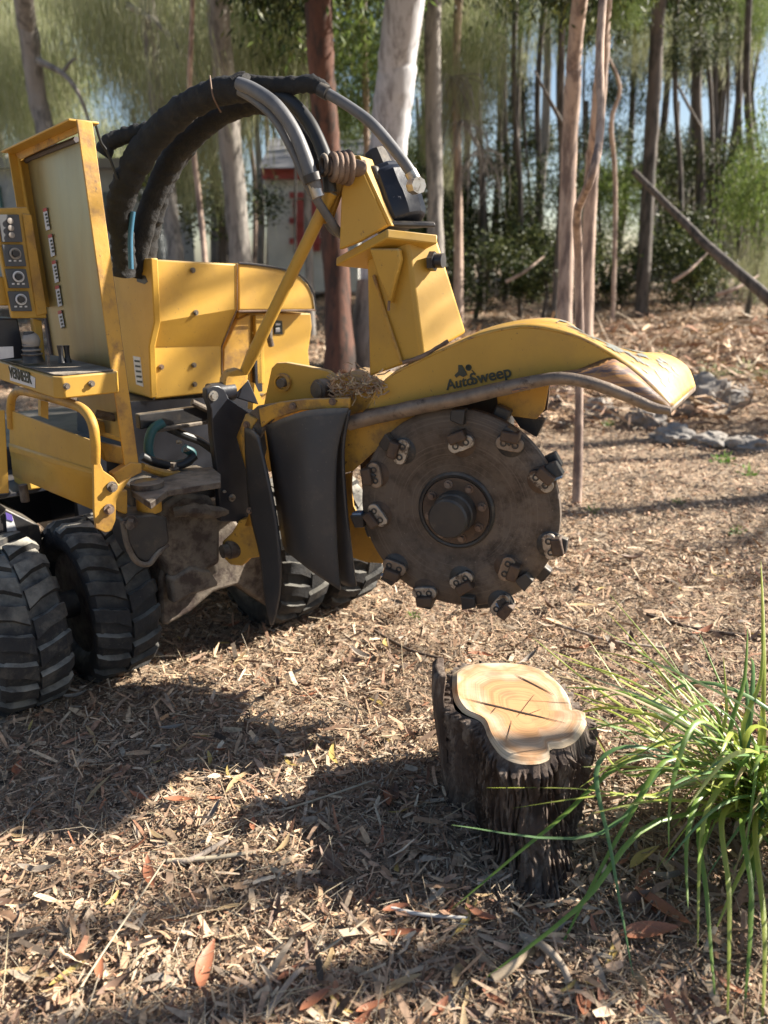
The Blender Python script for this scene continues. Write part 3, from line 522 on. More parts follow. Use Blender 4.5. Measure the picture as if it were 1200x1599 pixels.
# left frame rail above the outer tyre and the grey side box
plateT('battery_box', [(-20, 780), (62, 820), (68, 848), (60, 870), (-20, 870)], -.26, .3, DARK, .006)
MB().prism([M(-.12, -.34, .60), M(.42, -.34, .60), M(.42, -.8, .60), M(-.12, -.8, .60)], -UP*.015).build('step_plate', BLACKP, G, bevel=.004)
plateT('purple_sticker', [(9, 800), (19, 804), (29, 836), (12, 836)], -.255, .002, WHITE, 0); plateT('sticker_band', [(9, 800), (19, 804), (21, 814), (11, 811)], -.252, .002, PURPLE, 0)
MB().cyl(T(38, 770, -.05), UP, .012, .05).build('shock_pin', GREYC, G)
# ---- operator guard: bent tube, folded sheet, gusset
guard = MB().prism([S(x, y, .15) for x, y in [(15, 640), (148, 690), (147, 742), (15, 705)]], A*.006)
g2 = [S(15, 705, .15), S(147, 742, .15), S(147, 742, .15)+A*.03-UP*.0+Fv*0, S(15, 705, .15)+A*.03]
gd = guard.build('guard_panel', YEL, G, bevel=.002)
p1, p2 = S(15, 692, .15), S(147, 733, .15); q1, q2 = S(19, 714, .165), S(148, 752, .165); r1, r2 = S(22, 743, .162), S(148, 796, .162)
MB().grid([[p1, p2], [q1, q2], [r1, r2]]).build('guard_fold', YEL, G, smooth_ang=10, solid=.006)
MB().tube([S(x, y, .15) for x, y in [(18, 668), (17, 636), (21, 618), (35, 611), (80, 621), (118, 633), (134, 643), (145, 662), (149, 690), (149, 722)]], .0125, 12, wob=.01).build('guard_tube', YELW, G)
plateT('gusset_plate', [(146, 712), (153, 713), (162, 735), (178, 746), (186, 757), (196, 750), (208, 742), (190, 768), (182, 782), (181, 812), (175, 829), (165, 832), (150, 825), (147, 800)], .30, .010, YELW, .002)
for q in ((175, 760), (170, 795)): bolt(G, T(*q, .302), Fv, .012, .012, GREYC if q[1] < 780 else RUST)
plateS('guard_foot', [(20, 738), (45, 750), (48, 765), (25, 765)], .17, .05, YEL)
MB().prism([T(x, y, .10) for x, y in [(-5, 640), (8, 640), (15, 770), (-5, 772)]], -Fv*.05).build('rear_post', YEL, G, bevel=.003)
MB().prism([T(x, y, .05) for x, y in [(64, 625), (76, 628), (76, 655), (64, 650)]], -Fv*.02).build('guard_stay', YEL, G)
plateT('side_sill', [(155, 690), (200, 700), (206, 728), (165, 720)], .12, .03, YELW); plateT('side_sill', [(152, 655), (205, 672), (205, 695), (155, 680)], .02, .02, YELW)
MB().tube([T(150, 646, .08), T(195, 655, .1)], .012, 10).build('grab_bar', GREYC, G)
# ---- control box with levers
cb = MB(); zt, zb = 1.030, .975
pc = [M(.10, -.22, 0), M(.10, .225, 0), M(.118, .245, 0), M(.255, .245, 0), M(.268, .23, 0), M(.268, -.22, 0)]
cb.prism([p+UP*zt for p in pc], -UP*(zt-zb)); cbo = cb.build('control_box', YEL, G, bevel=.004)
MB().prism([p+UP*(zt+.0005) for p in [M(.108, -.21, 0), M(.108, .22, 0), M(.122, .237, 0), M(.25, .237, 0), M(.26, .225, 0), M(.26, -.21, 0)]], UP*.004).build('control_box_top', GREYC, cbo, bevel=.001)
for q in ((104, 603), (143, 599)): bolt(cbo, T(*q, .247), Fv, .007, .006, GREYC)
bt = T(52, 565, .0); lv = MB().tube([bt, bt+UP*.03, bt+UP*.08], [.03, .022, .013], 14); lvo = lv.build('joystick_boot', DARK, G)
for k in range(3): MB().lathe(bt+UP*(.02+.012*k), UP, [(.026-.003*k, -.002), (.028-.003*k, .001), (.026-.003*k, .003)], 18).build('boot_ring', KNOB if k else GREYC, lvo)
kb = MB(); kb.lathe(T(49, 532, .0), UP, [(.001, -.024), (.012, -.021), (.02, -.013), (.0235, 0), (.02, .013), (.012, .021), (.001, .024)], 20); kb.build('joystick_knob', KNOB, lvo, smooth_ang=80)
for q in (97, 107): 
    b_ = T(q, 566, .08); MB().tube([b_, b_+UP*.02, b_+UP*.045], [.010, .006, .0085], 10).build('toggle_lever', DARK, G)
MB().tube([T(76, 572, .12), T(76, 555, .12)], .004, 6).build('toggle_switch', GREYC, G)
# ---- control console column
co = plateT('console_back', [(-12, 325), (42, 323), (48, 333), (74, 497), (20, 497), (-12, 333)], -.02, .02, YEL, .003)
plateT('console_rib', [(35, 333), (50, 335), (75, 490), (58, 494)], -.015, .03, YELW, .003, co)
for i, (ya, yb, xo) in enumerate([(335, 378, 0), (382, 416, 6), (420, 450, 11), (455, 486, 15)]):
    cp = plateT('console_plate', [(0+xo*1.0-2, ya), (30+xo, ya), (36+xo, yb), (4+xo, yb)], -.008, .008, PANEL, .001, co)
    cx, cy = 17+xo, (ya+yb)/2-3
    if i == 0:
        for yy in (345, 356, 367): MB().lathe(T(16+(yy-345)*.1, yy, -.006), Fv, [(.0075, .0), (.0075, .004), (.004, .005)], 14).build('dial', KNOB, cp)
    else:
        MB().lathe(T(cx+1, cy, -.006), Fv, [(.0145, 0), (.0145, .003), (.0115, .004), (.0115, .001)], 20).build('dial_ring', WHITE if i != 1 else KNOB, cp); MB().lathe(T(cx+1, cy, -.004), Fv, [(.009, 0), (.008, .009)], 14).build('dial_knob', DARK, cp)
        for dx in (-8, 0, 8): plateT('dial_mark', [(cx+dx-1, cy+10), (cx+dx+3, cy+10), (cx+dx+3, cy+12.5), (cx+dx-1, cy+12.5)], -.0065, .001, WHITE, 0, cp)
plateT('side_bracket', [(-20, 432), (10, 432), (16, 477), (-20, 477)], -.04, .03, YEL)
plateT('console_base', [(-12, 497), (28, 497), (40, 560), (-12, 562)], -.06, .10, BLACKP); plateT('console_post', [(52, 497), (66, 500), (72, 565), (60, 565)], -.05, .03, YEL)
plateT('white_sticker', [(-6, 542), (21, 541), (22, 558), (-6, 562)], -.0, .003, WHITE, 0)
# ---- the tall screen
def bar4(name, a_, b_, dx, dy, wx, wy, m=YEL, par=G, bev=.003):
    d = (b_-a_).normalized(); dx = (dx-d*dx.dot(d)).normalized(); dy = d.cross(dx).normalized()
    c = [a_+dx*(i*wx/2)+dy*(j*wy/2) for i, j in ((-1, -1), (1, -1), (1, 1), (-1, 1))]; e = [p+(b_-a_) for p in c]
    return MB().add(c+e, [(0, 1, 2, 3), (7, 6, 5, 4)]+[(i, i+4, (i+1) % 4+4, (i+1) % 4) for i in range(4)]).build(name, m, par, bevel=bev)
TR = S(120, 186, .25); TL = S(13, 236, .25); BR = S(193, 738, .25); BL = S(62, 560, .25)
sf = MB().prism([TR-A*.02, TL-A*.02, TL+A*.055, TR+A*.055], -UP*.006).build('screen_frame_top', YEL, G, bevel=.002)
# right post: angle with a flat front face
MB().prism([T(120, 186, .20), T(145, 190, .20), T(219, 738, .24), T(196, 735, .24)], -Fv*.006).build('screen_frame_post', YELW, G, bevel=.002)
MB().prism([T(145, 190, .199), T(145, 190, .199)-Fv*.05, T(219, 738, .239)-Fv*.05, T(219, 738, .239)], -A*.004).build('screen_frame_flange', GREYC, G)
MB().prism([TL, S(13, 236, .25)-Fv*.006, S(52, 480, .25)-Fv*.006, S(52, 480, .25)], A*.06).build('screen_frame_post', YEL, G, bevel=.002)
MB().prism([S(x, y, .272) for x, y in [(14, 240), (28, 236), (68, 470), (52, 480)]], A*.004).build('screen_frame_side', YEL, G)
MB().prism([S(x, y, .268) for x, y in [(20, 238), (122, 190), (122, 206), (32, 249)]], A*.004).build('screen_frame_lip', YELW, G)
scp = [(38, 262), (44, 252), (60, 243), (120, 220), (128, 222), (146, 330), (206, 690), (150, 670), (84, 560), (60, 420)]
scr = MB().prism([S(x, y, .300) for x, y in scp], A*.005).build('screen', SHIELD, G, bevel=.001)
MB().tube([S(x, y, .297) for x, y in [(82, 560), (62, 430), (44, 300), (37, 262), (43, 250), (60, 242), (120, 218)]], .008, 6, sub=4).build('screen_seal', GREYRIM, scr)
for x, y, h in [(69, 326, 34), (77, 367, 34), (83, 408, 34), (88, 447, 32), (92, 486, 26)]:
    st = MB().prism([S(x-2, y, .296), S(x+4, y-2, .296), S(x+9, y+h-2, .296), S(x+3, y+h, .296)], A*.001).build('screen_sticker', WHITE, scr)
    MB().prism([S(x-2, y, .2945), S(x+3.6, y-2, .2945), S(x+4.4, y+3, .2945), S(x-1.2, y+5, .2945)], A*.001).build('sticker_band', REDL, scr)
    for j in range(4): MB().prism([S(x+1.3+j, y+8+5.5*j, .2945), S(x+4+j, y+7+5.5*j, .2945), S(x+4.4+j, y+10+5.5*j, .2945), S(x+1.7+j, y+11+5.5*j, .2945)], A*.001).build('sticker_mark', INK, scr)
plateT('post_knee', [(176, 740), (205, 722), (222, 724), (222, 738), (186, 756)], .245, .03, YELW, .003)
MB().tube([T(222, 728, .2), T(252, 738, .15), T(280, 740, .12)], [.010, .012, .010], 8).build('hold_down_strap', YELW, G)
bolt(G, T(272, 733, .13), UP, .012, .018, GREYC)
# ---- engine enclosure
box = MB()
x0r = [(240, 405), (246, 503), (237, 541), (241, 624)]; x1r = [(370, 412), (370, 482), (347, 541), (347, 611)]; tr = [-.30, -.30, -.36, -.36]
lf = [T(x, y, t) for (x, y), t in zip(x0r, tr)]; rt = [T(x, y, t) for (x, y), t in zip(x1r, tr)]
bk = [Vector(p)-Fv*.5 for p in lf]; bk2 = [Vector(p)-Fv*.5 for p in rt]
box.add(lf+rt+bk+bk2, [(i, i+1, i+5, i+4) for i in range(3)]+[(i+4, i+5, i+13, i+12) for i in range(3)]+[(0, 4, 12, 8), (3, 11, 15, 7), (8, 12, 13, 9), (9, 13, 14, 10), (10, 14, 15, 11)]+[(i, i+8, i+9, i+1) for i in range(3)])
eb = box.build('engine_cover', YEL, G, smooth_ang=15, bevel=.006)
MB().tube([p+Fv*.003-A*.002 for p in lf], .0035, 6, sub=1).build('cover_seam', BLACKP, eb); MB().tube([rt[0]+Fv*.003, rt[1]+Fv*.003, rt[2], rt[3]], .0025, 6, sub=1).build('cover_seam', RUST, eb)
for x, y, i in [(301, 422, 0), (306, 488, 0), (303, 570, 1), (304, 600, 1), (252, 573, 1)]: bolt(eb, T(x, y, -.298 if i == 0 else -.357), Fv, .008, .006, GREYC if x != 252 else RUST, 'cover_bolt')
sp = [S(x, y, .625) for x, y in [(236, 403), (196, 406), (186, 420), (186, 540), (196, 600), (205, 612), (236, 622), (233, 541), (241, 503)]]
sd_ = MB().prism(sp, A*.025).build('cover_side', YEL, G, bevel=.004)
plateS('side_latch', [(212, 428), (227, 430), (231, 440), (226, 444), (214, 440)], .624, .006, DARK, .001, sd_).location = (0, 0, 0)
ws = plateS('warning_sticker', [(208, 556), (219, 558), (224, 604), (213, 600)], .623, .002, WHITE, 0, sd_)
for j in range(5): plateS('sticker_mark', [(210+j, 562+8*j), (218+j, 563+8*j), (218.5+j, 566+8*j), (210.5+j, 565+8*j)], .6215, .001, INK, 0, sd_)
# rear hood with rounded nose
hood = MB(); ho = [T(x, y, -.36) for x, y in [(372, 411), (400, 413), (440, 420), (468, 430), (482, 444), (490, 462), (493, 484), (372, 486)]]
hood.prism(ho, -Fv*.42); hd = hood.build('engine_hood', YEL, G, bevel=.008)
MB().tube([p+Fv*.004 for p in ho[:7]], .004, 6, sub=3).build('hood_seam', BLACKP, hd); MB().tube([ho[6]+Fv*.003, ho[7]+Fv*.003], .004, 6).build('hood_seam', RUST, hd)
plateT('lower_cover', [(372, 488), (486, 489), (488, 510), (482, 548), (486, 590), (480, 625), (372, 625)], -.42, .35, YEL, .006)
plateT('lower_recess', [(350, 545), (372, 500), (392, 490), (392, 625), (348, 610)], -.40, .03, YELW)
for xx, y0_, y1_, m_ in [(405, 492, 600, YEL), (402, 540, 612, BLACKP)]: plateT('cover_channel', [(xx-6, y0_), (xx+7, y0_), (xx+9, y1_), (xx-3, y1_)], -.385, .02, m_)
hl = plateT('hood_label', [(428, 500), (441, 501), (442, 522), (429, 522)], -.415, .003, INK, 0)
plateT('label_mark', [(431, 505), (438, 505), (438, 508), (431, 508)], -.411, .002, WHITE, 0, hl); plateT('label_mark', [(431, 512), (437, 511), (438, 518), (431, 519)], -.411, .002, WHITE, 0, hl)
MB().tube([T(422, 505, -.39), T(421, 525, -.385), T(424, 540, -.39)], .012, 10).build('hood_latch', GREYC, G)
# bar, hoses and clutter in the dark bay
bar4('tow_bar', T(215, 658, .0), T(345, 640, .0), UP, Fv, .045, .03, DARK); bar4('tow_bar', T(245, 672, .03), T(345, 655, .0), UP, Fv, .012, .02, GREYC)
MB().tube([T(x, y, .04) for x, y in [(255, 660), (238, 672), (232, 700), (240, 722), (262, 726), (292, 722), (300, 708), (288, 700)]], .0145, 12).build('bay_hose', TEAL, G)
MB().tube([T(x, y, .06) for x, y in [(222, 712), (245, 722), (280, 727), (305, 712)]], .013, 12).build('bay_hose', HOSEB, G)
MB().tube([T(x, y, .0) for x, y in [(262, 668), (290, 680), (315, 690), (335, 705)]], .013, 10).build('bay_hose', HOSEB, G)
MB().tube([T(x, y, .02) for x, y in [(300, 628), (325, 640), (345, 650)]], .010, 10).build('bay_pipe', GREYC, G)
for q in [(278, 690), (289, 702), (352, 715), (356, 765)]: bolt(G, T(*q, .07), Fv+A*.4, .006, .012, CHROME)
# ---- black lift-arm plate
plateT('lift_plate', [(330, 640), (323, 620), (323, 608), (332, 602), (342, 602), (352, 608), (358, 622), (372, 632), (392, 645), (412, 660), (418, 700), (405, 760), (392, 815), (345, 815), (340, 740), (332, 680)], .16, .028, BLACKP, .004)
for q, r_ in (((333, 618), .013), ((362, 777), .010), ((350, 767), .004)): bolt(G, T(*q, .162), Fv, r_, .008, CHROME)
MB().cyl(T(345, 612, .13), A, .030, .08, 20).build('pivot_boss', BLACKP, G)
# yellow rod (cylinder stay)
ra, rb = T(378, 588, .13), Q(518, 300, .03)
rod = MB().tube([ra, ra.lerp(rb, .12), ra.lerp(rb, .28), ra.lerp(rb, .3), rb], [.013, .0185, .0185, .0175, .0175], 16, sub=1).build('stay_rod', YEL, G)
cl = plateT('rod_clevis', [(352, 592), (358, 580), (372, 575), (388, 582), (388, 595), (372, 612), (366, 625), (360, 620), (350, 606)], .15, .035, YELW, .005)
MB().prism([T(x, y, .14) for x, y in [(388, 592), (398, 615), (405, 632), (372, 622), (380, 600)]], -Fv*.03).build('rod_fork', BLACKP, G, bevel=.003)
MB().prism([T(x, y, .10) for x, y in [(398, 598), (410, 625), (428, 612), (434, 590), (424, 640), (395, 640)]], -Fv*.03).build('cover_corner', YEL, G)
MB().prism([Q(x, y, .05) for x, y in [(505, 300), (512, 285), (538, 284), (530, 305), (516, 345), (505, 350)]], -HN*.02).build('rod_eye_plate', YELW, G, bevel=.003)
# coiled pin end
ca = (HN*.75-HU*.75).normalized(); cpos = Q(541, 262, .0)
for k, rr in enumerate((.036, .033, .031, .029)):
    c = cpos+ca*(.014*k-.005); prof = [(rr+.009*math.cos(t_), .009*math.sin(t_)) for t_ in np.linspace(0, 6.283, 9)[:-1]]
    MB().lathe(c, ca, prof, 28, closed=True).build('retaining_coil', RUST, G, smooth_ang=80)
MB().cyl(cpos, ca, .022, .10, 18).build('pivot_pin', RUST, G)
c = cpos+ca*.062+UP*.004; prof = [(.022+.0065*math.cos(t_), .0065*math.sin(t_)) for t_ in np.linspace(0, 6.283, 9)[:-1]]
MB().lathe(c, ca, prof, 24, closed=True).build('ring_clip', GREYC, G, smooth_ang=80)
# ---- cutter tower
tw = MB()
C1, C2, C3 = Q(605, 357, -.02), Q(684, 366, .05), Q(525, 402, .09)     # flange corners (tilted plate)
C4 = C2+C3-C1; dn = (C2-C1).cross(C3-C1).normalized(); dn = dn if dn.z < 0 else -dn
MB().prism([C1, C2, C4, C3], dn*.026).build('flange_plate', YEL, G, bevel=.004)
# tower body: lower corners on the hood
B1, B2, B3 = Q(660, 560, -.005), Q(730, 520, .14), Q(576, 590, .04); B4 = Q(640, 520, .25)
t1, t2, t3, t4 = Q(636, 372, .015), Q(684, 372, .10), Q(572, 402, .08), Q(620, 375, .2)
tw.add([B3, B1, B2, B4, t3, t1, t2, t4], [(0, 1, 5, 4), (1, 2, 6, 5), (2, 3, 7, 6), (3, 0, 4, 7), (3, 2, 1, 0), (4, 5, 6, 7)])
tw.build('tower', YEL, G, bevel=.01)
gpl = MB().prism([Q(576, 388, .0), Q(622, 388, -.015), Q(625, 405, -.015), Q(609, 475, .0), Q(592, 430, .01)], HN*.0+(-HN)*.03)
gpl.build('tower_gusset', YEL, G, bevel=.006)
MB().tube([Q(608, 470, .0), Q(607, 485, .005)], .004, 6).build('weld_bead', RUST, G)
MB().tube([Q(584, 430, .05), Q(605, 500, .02), Q(627, 565, .005)], .005, 8).build('weld_seam', YELW, G)
MB().tube([Q(700, 532, .03), Q(660, 556, .0), Q(630, 566, .0)], .006, 8, wob=.2).build('weld_seam', RUST, G)
pb = MB().cyl(Q(676, 408, .055), HU+HN*.1, .026, .016, 6); pb.cyl(Q(686, 407, .055), HU+HN*.1, .019, .026, 20); pb.build('breather_plug', DARK, G, smooth_ang=30)
plateQ('cheek_plate', [(545, 243), (556, 242), (606, 352), (560, 378), (530, 390), (533, 300), (538, 275)], .02, .022, YEL, .004)
MB().prism([Q(556, 242, .02), Q(606, 352, .02), Q(606, 352, .02)-HN*.09, Q(556, 242, .02)-HN*.09], HU*.012-UP*.002).build('cheek_rib', YEL, G, bevel=.003)
plateQ('cheek_plate', [(548, 250), (566, 255), (608, 352), (570, 370), (535, 385), (540, 300)], .13, .02, YELW, .004)
# navy hydraulic motor
ax = (Q(592, 255, .14)-Q(628, 352, .12)); mb_ = MB(); mc = Q(628, 352, .12); L_ = ax.length; axn = ax.normalized()
mb_.lathe(mc, ax, [(.070, 0), (.078, .02), (.080, L_*.35), (.074, L_*.5), (.073, L_*.75), (.055, L_*.82), (.05, L_*.9)], 11)
mo = mb_.build('hydraulic_motor', NAVY, G, smooth_ang=25, bevel=.006)
MB().cyl(mc+axn*(L_*1.0), ax, .040, .07, 9, .03).build('motor_cap', DARK, mo, bevel=.004)
MB().box(mc+axn*(L_*.8)+HN*.05-HU*.01, axn, HU, HN, .045, .05, .05).build('port_block', DARK, mo, bevel=.008)
MB().cyl(mc+axn*(L_*.84)+HN*.075-HU*.025, HN-HU*.3, .016, .03, 12).build('port_plug', DARK, mo)
MB().prism([mc+p-axn*.006 for p in (HU*.10, HN*.09, -HU*.10, -HN*.09)], axn*.016).build('motor_base', DARK, mo, bevel=.005)
# ---- cutter hood: top skin, side plate, rolled lip
side = [(572, 640), (585, 612), (604, 592), (650, 566), (700, 543), (740, 526), (775, 516), (812, 511), (860, 516), (905, 528), (940, 545), (962, 558), (930, 572), (880, 584), (820, 596), (740, 612), (640, 632)]
MB().prism([Q(x, y, 0) for x, y in side], -HN*.008).build('hood_side', YEL, G, bevel=.001)
nearT = [(572, 640), (604, 592), (650, 566), (700, 543), (750, 523), (812, 511), (860, 515), (905, 527), (950, 551), (990, 581), (1022, 612), (1046, 637)]
wid = [.20, .24, .26, .27, .27, .27, .27]; farT = [Q(925, 533, .26), Q(984, 552, .29), Q(1036, 553, .32), Q(1072, 573, .335), Q(1085, 603, .33)]
rows = []
for i, (x, y) in enumerate(nearT):
    p = Q(x, y, -.001); fq = p-HN*wid[i] if i < 7 else farT[i-7]
    rows.append([p.lerp(fq, k/8)+UP*((.010 if i < 11 else .0)*math.sin(math.pi*k/8)) for k in range(9)])
fine = [smooth(list(c_), [0]*len(c_), 4)[0] for c_ in zip(*rows)]
MB().grid(fine).build('hood_top', YELT, G, smooth_ang=50, solid=.006)
cre = [(800, 601), (860, 588), (905, 577), (950, 560), (968, 566), (990, 582), (1022, 612), (1046, 637)]
lipn = [(800, 612), (860, 596), (905, 594), (950, 605), (975, 615), (1005, 628), (1030, 637), (1046, 642)]
r0 = [Q(x, y, -.001) for x, y in cre]; r2 = [Q(x, y, -.075+.005*i) for i, (x, y) in enumerate(lipn)]
r1 = [(a_+b_)/2+UP*.012 for a_, b_ in zip(r0, r2)]
rr_ = [smooth(r_, [0]*8, 4)[0] for r_ in (r0, r1, r2)]
dcl = [[r_[k]+UP*.0062 for r_ in [list(z) for z in zip(*fine)][24:42]] for k in (1, 2, 3, 4, 5)]
MB().grid(dcl).build('worn_decal', DECAL, G, smooth_ang=60)
MB().grid(rr_).build('hood_flare', FLARE, G, smooth_ang=60, solid=.005)
MB().grid([[r2[-1], rows[-1][0], rows[-1][4], rows[-1][8]], [r2[-1]-UP*.012, rows[-1][0]-UP*.014, rows[-1][4]-UP*.014, rows[-1][8]-UP*.012]]).build('hood_tip_edge', RIM, G, solid=.008)
lip = [(545, 661, -.02), (600, 647, -.03), (660, 634, -.035), (720, 622, -.04), (780, 608, -.05), (830, 597, -.06), (870, 591, -.07), (905, 594, -.07), (945, 605, -.067), (985, 621, -.06), (1020, 636, -.055), (1046, 641, -.05)]
MB().tube([Q(*q) for q in lip], [.021, .022, .021, .020, .019, .017, .016, .015, .015, .014, .013, .010], 12, wob=.04).build('rolled_lip', RIM, G, smooth_ang=70)
MB().grid([[Q(x, y, -.001) for x, y in [(572, 640), (640, 630), (740, 611), (820, 597)]], [Q(x, y, z_) for x, y, z_ in [(560, 652, -.02), (640, 636, -.035), (740, 616, -.045), (820, 600, -.06)]]]).build('lip_web', RIM, G, solid=.006)
# inside of the hood: back plate, deflector
plateQ('hood_back', [(560, 650), (600, 600), (680, 555), (760, 530), (860, 525), (930, 560), (860, 590), (855, 640), (830, 655), (700, 640), (600, 680), (548, 740)], .26, .008, BRONZE, .001)
plateQ('hood_deflector', [(775, 612), (858, 597), (850, 640), (838, 655), (800, 650), (778, 640)], .06, .012, YELW, .003)
plateQ('deflector_tooth', [(800, 650), (852, 655), (838, 683), (812, 668)], .10, .03, DARK, .003)
plateQ('hood_shroud', [(530, 668), (600, 650), (660, 640), (640, 662), (590, 700), (552, 735), (528, 742)], .02, .008, YELW, .001)
plateQ('hood_shroud', [(528, 742), (550, 738), (549, 760), (552, 790), (572, 830), (605, 880), (572, 878), (548, 870), (524, 800)], .12, .008, YELW, .001)
plateQ('hood_shroud', [(600, 655), (700, 630), (720, 640), (640, 690), (592, 735), (578, 790), (566, 765), (562, 720)], .17, .01, BRONZE, .001)
# ---- cutting wheel
R = .290
STEELW = mat('rubbed_steel', (.46, .42, .37), .42, metal=.55, var=(.28, .24, .20), vscale=25, dirt=(.07, .05, .04), dscale=30, dlo=.5, dhi=.6, bump=.2)
DISCM = mat('scored_wheel_steel', (.105, .078, .060), .6, metal=.3, var=(.17, .14, .115), vscale=6, dirt=(.045, .032, .025), dscale=15, dlo=.46, dhi=.64, specks=(.24, .19, .15), bump=.35, bscale=50)
_N = DISCM.node_tree.nodes; _L = DISCM.node_tree.links; _b = _N['Principled BSDF']; _src = _b.inputs['Base Color'].links[0].from_socket
_tc = _N.new('ShaderNodeTexCoord'); _ds = _N.new('ShaderNodeVectorMath'); _ds.operation = 'DISTANCE'; _ds.inputs[1].default_value = WC-G.location; _L.new(_tc.outputs['Object'], _ds.inputs[0])
_wn = _N.new('ShaderNodeTexNoise'); _wn.noise_dimensions = '4D'; _wn.inputs['Scale'].default_value = 4; _wn.inputs['Detail'].default_value = 3; _L.new(_tc.outputs['Object'], _wn.inputs['Vector'])
_mu = _N.new('ShaderNodeMath'); _mu.operation = 'MULTIPLY'; _mu.inputs[1].default_value = 55; _L.new(_ds.outputs['Value'], _mu.inputs[0]); _L.new(_mu.outputs[0], _wn.inputs['W'])
_mr = _N.new('ShaderNodeMapRange'); _mr.inputs[1].default_value = .54; _mr.inputs[2].default_value = .66; _mr.inputs[4].default_value = .4; _L.new(_wn.outputs[0], _mr.inputs[0])
_mx = _N.new('ShaderNodeMix'); _mx.data_type = 'RGBA'; _L.new(_mr.outputs[0], _mx.inputs[0]); _L.new(_src, _mx.inputs[6]); _mx.inputs[7].default_value = (.19, .155, .125, 1); _L.new(_mx.outputs[2], _b.inputs['Base Color'])
disc = MB().lathe(WC, HN, [(.10, .014), (.155, .014), (.160, .017), (.24, .017), (R-.006, .017), (R, .012), (R, -.012), (R-.006, -.017), (.1, -.017)], 96)
D = disc.build('cutting_wheel', DISCM, G, smooth_ang=40)
MB().lathe(WC+HN*.017, HN, [(.112, -.01), (.112, .001), (.106, .006), (.100, .004), (.098, -.008)], 48).build('hub_recess_ring', DARK, D)
MB().lathe(WC+HN*.012, HN, [(.097, -.01), (.097, .010), (.02, .010)], 48).build('hub_flange', BRONZE, D)
hub = MB().lathe(WC+HN*.02, HN, [(.062, 0), (.060, .035), (.056, .040), (.056, .075), (.051, .082), (.02, .0825)], 36).build('hub_cap', DARK, D)
for k in range(8):
    th = k*math.pi/4+.28; bolt(D, WC+HN*.022+(HU*math.cos(th)+UP*math.sin(th))*.080, HN, .0105, .012, RUST, 'hub_bolt')
def wp(px, py): p = Q(px, py, 0)-WC; return math.atan2(p.z, p.dot(HU)), math.hypot(p.z, p.dot(HU))
for i, (px, py, rot, edge) in enumerate([(592, 738, .3, 0), (633, 702, .6, 0), (725, 690, 1.55, 0), (800, 690, 2.35, 0), (848, 747, 2.7, 1), (862, 848, .1, 1), (795, 882, .7, 0), (725, 900, 1.6, 0), (668, 920, 2.2, 1), (622, 880, 2.7, 1), (596, 800, 3.1, 1), (785, 938, 1.0, 1)]):
    th, rr = wp(px, py); e1 = (HU*math.cos(th)+UP*math.sin(th)); e2 = (-HU*math.sin(th)+UP*math.cos(th)); c = WC+e1*rr+HN*.020
    ao = rot-th; l1 = e1*math.cos(.5)+e2*math.sin(.5); l2 = HN.cross(l1)
    pts = []
    for k in range(16):
        an = 2*math.pi*k/16; ex = .019 if math.sin(an) > 0 else -.019
        pts.append(c+l1*(math.cos(an)*.019)+l2*(math.sin(an)*.019+ex*(1 if abs(math.sin(an)) > .01 else 0)))
    th_ = MB().prism(pts, HN*.014).build('tooth_holder', STEELW if i % 3 else RIM, D, bevel=.002)
    for sg in (-1, 1): MB().lathe(c+l2*(.016*sg)+HN*.014, HN, [(.0095, -.002), (.0095, .0025), (.0055, .003), (.005, -.001)], 12).build('tooth_bolt', DARK, D, smooth_ang=30)
    MB().lathe(c-HN*.004, HN, [(.040, 0), (.037, .0035), (.001, .004)], 20).build('pocket_plate', DARK if i % 2 else BRONZE, D, smooth_ang=60)
    # pocket rim and tooth leaning forward of the holder
    MB().box(c+l1*.022+HN*.012, l1, l2, HN, .030, .050, .038).build('pocket', BRONZE, D, bevel=.005)
    tc_ = WC+e1*(R+.012 if edge else R-.018)+HN*(.02 if edge else .024)+e2*.016
    tm = MB().add([tc_+e1*a_*(.022 if b_ < 0 else .015)+e2*b_*.020+HN*c_*(.018 if b_ < 0 else .012) for a_ in (-1, 1) for b_ in (-1, 1) for c_ in (-1, 1)], [(0, 1, 3, 2), (4, 6, 7, 5), (0, 4, 5, 1), (2, 3, 7, 6), (0, 2, 6, 4), (1, 5, 7, 3)])
    tm.build('tooth', DARK, D, bevel=.003)
    if edge: MB().box(tc_-e2*.023, e1, e2, HN, .030, .008, .030).build('carbide_tip', BLUE, D, bevel=.002)
for th in (-.6, -1.3, .55, 1.2, 2.0, 3.5):      # teeth bolted on the far side show past the rim
    e1 = (HU*math.cos(th)+UP*math.sin(th)); e2 = (-HU*math.sin(th)+UP*math.cos(th))
    MB().box(WC+e1*(R+.006)-HN*.035, e1, e2, HN, .04, .045, .035).build('tooth', DARK, D, bevel=.006)
MB().cyl(WC-HN*.10, HN, .07, .16, 28).build('cutter_shaft_housing', BRONZE, G)
MB().prism([Q(x, y, .14) for x, y in [(640, 570), (760, 545), (800, 640), (770, 830), (690, 860), (640, 800)]], -HN*.08).build('cutter_gearcase', DARK, G, bevel=.02)
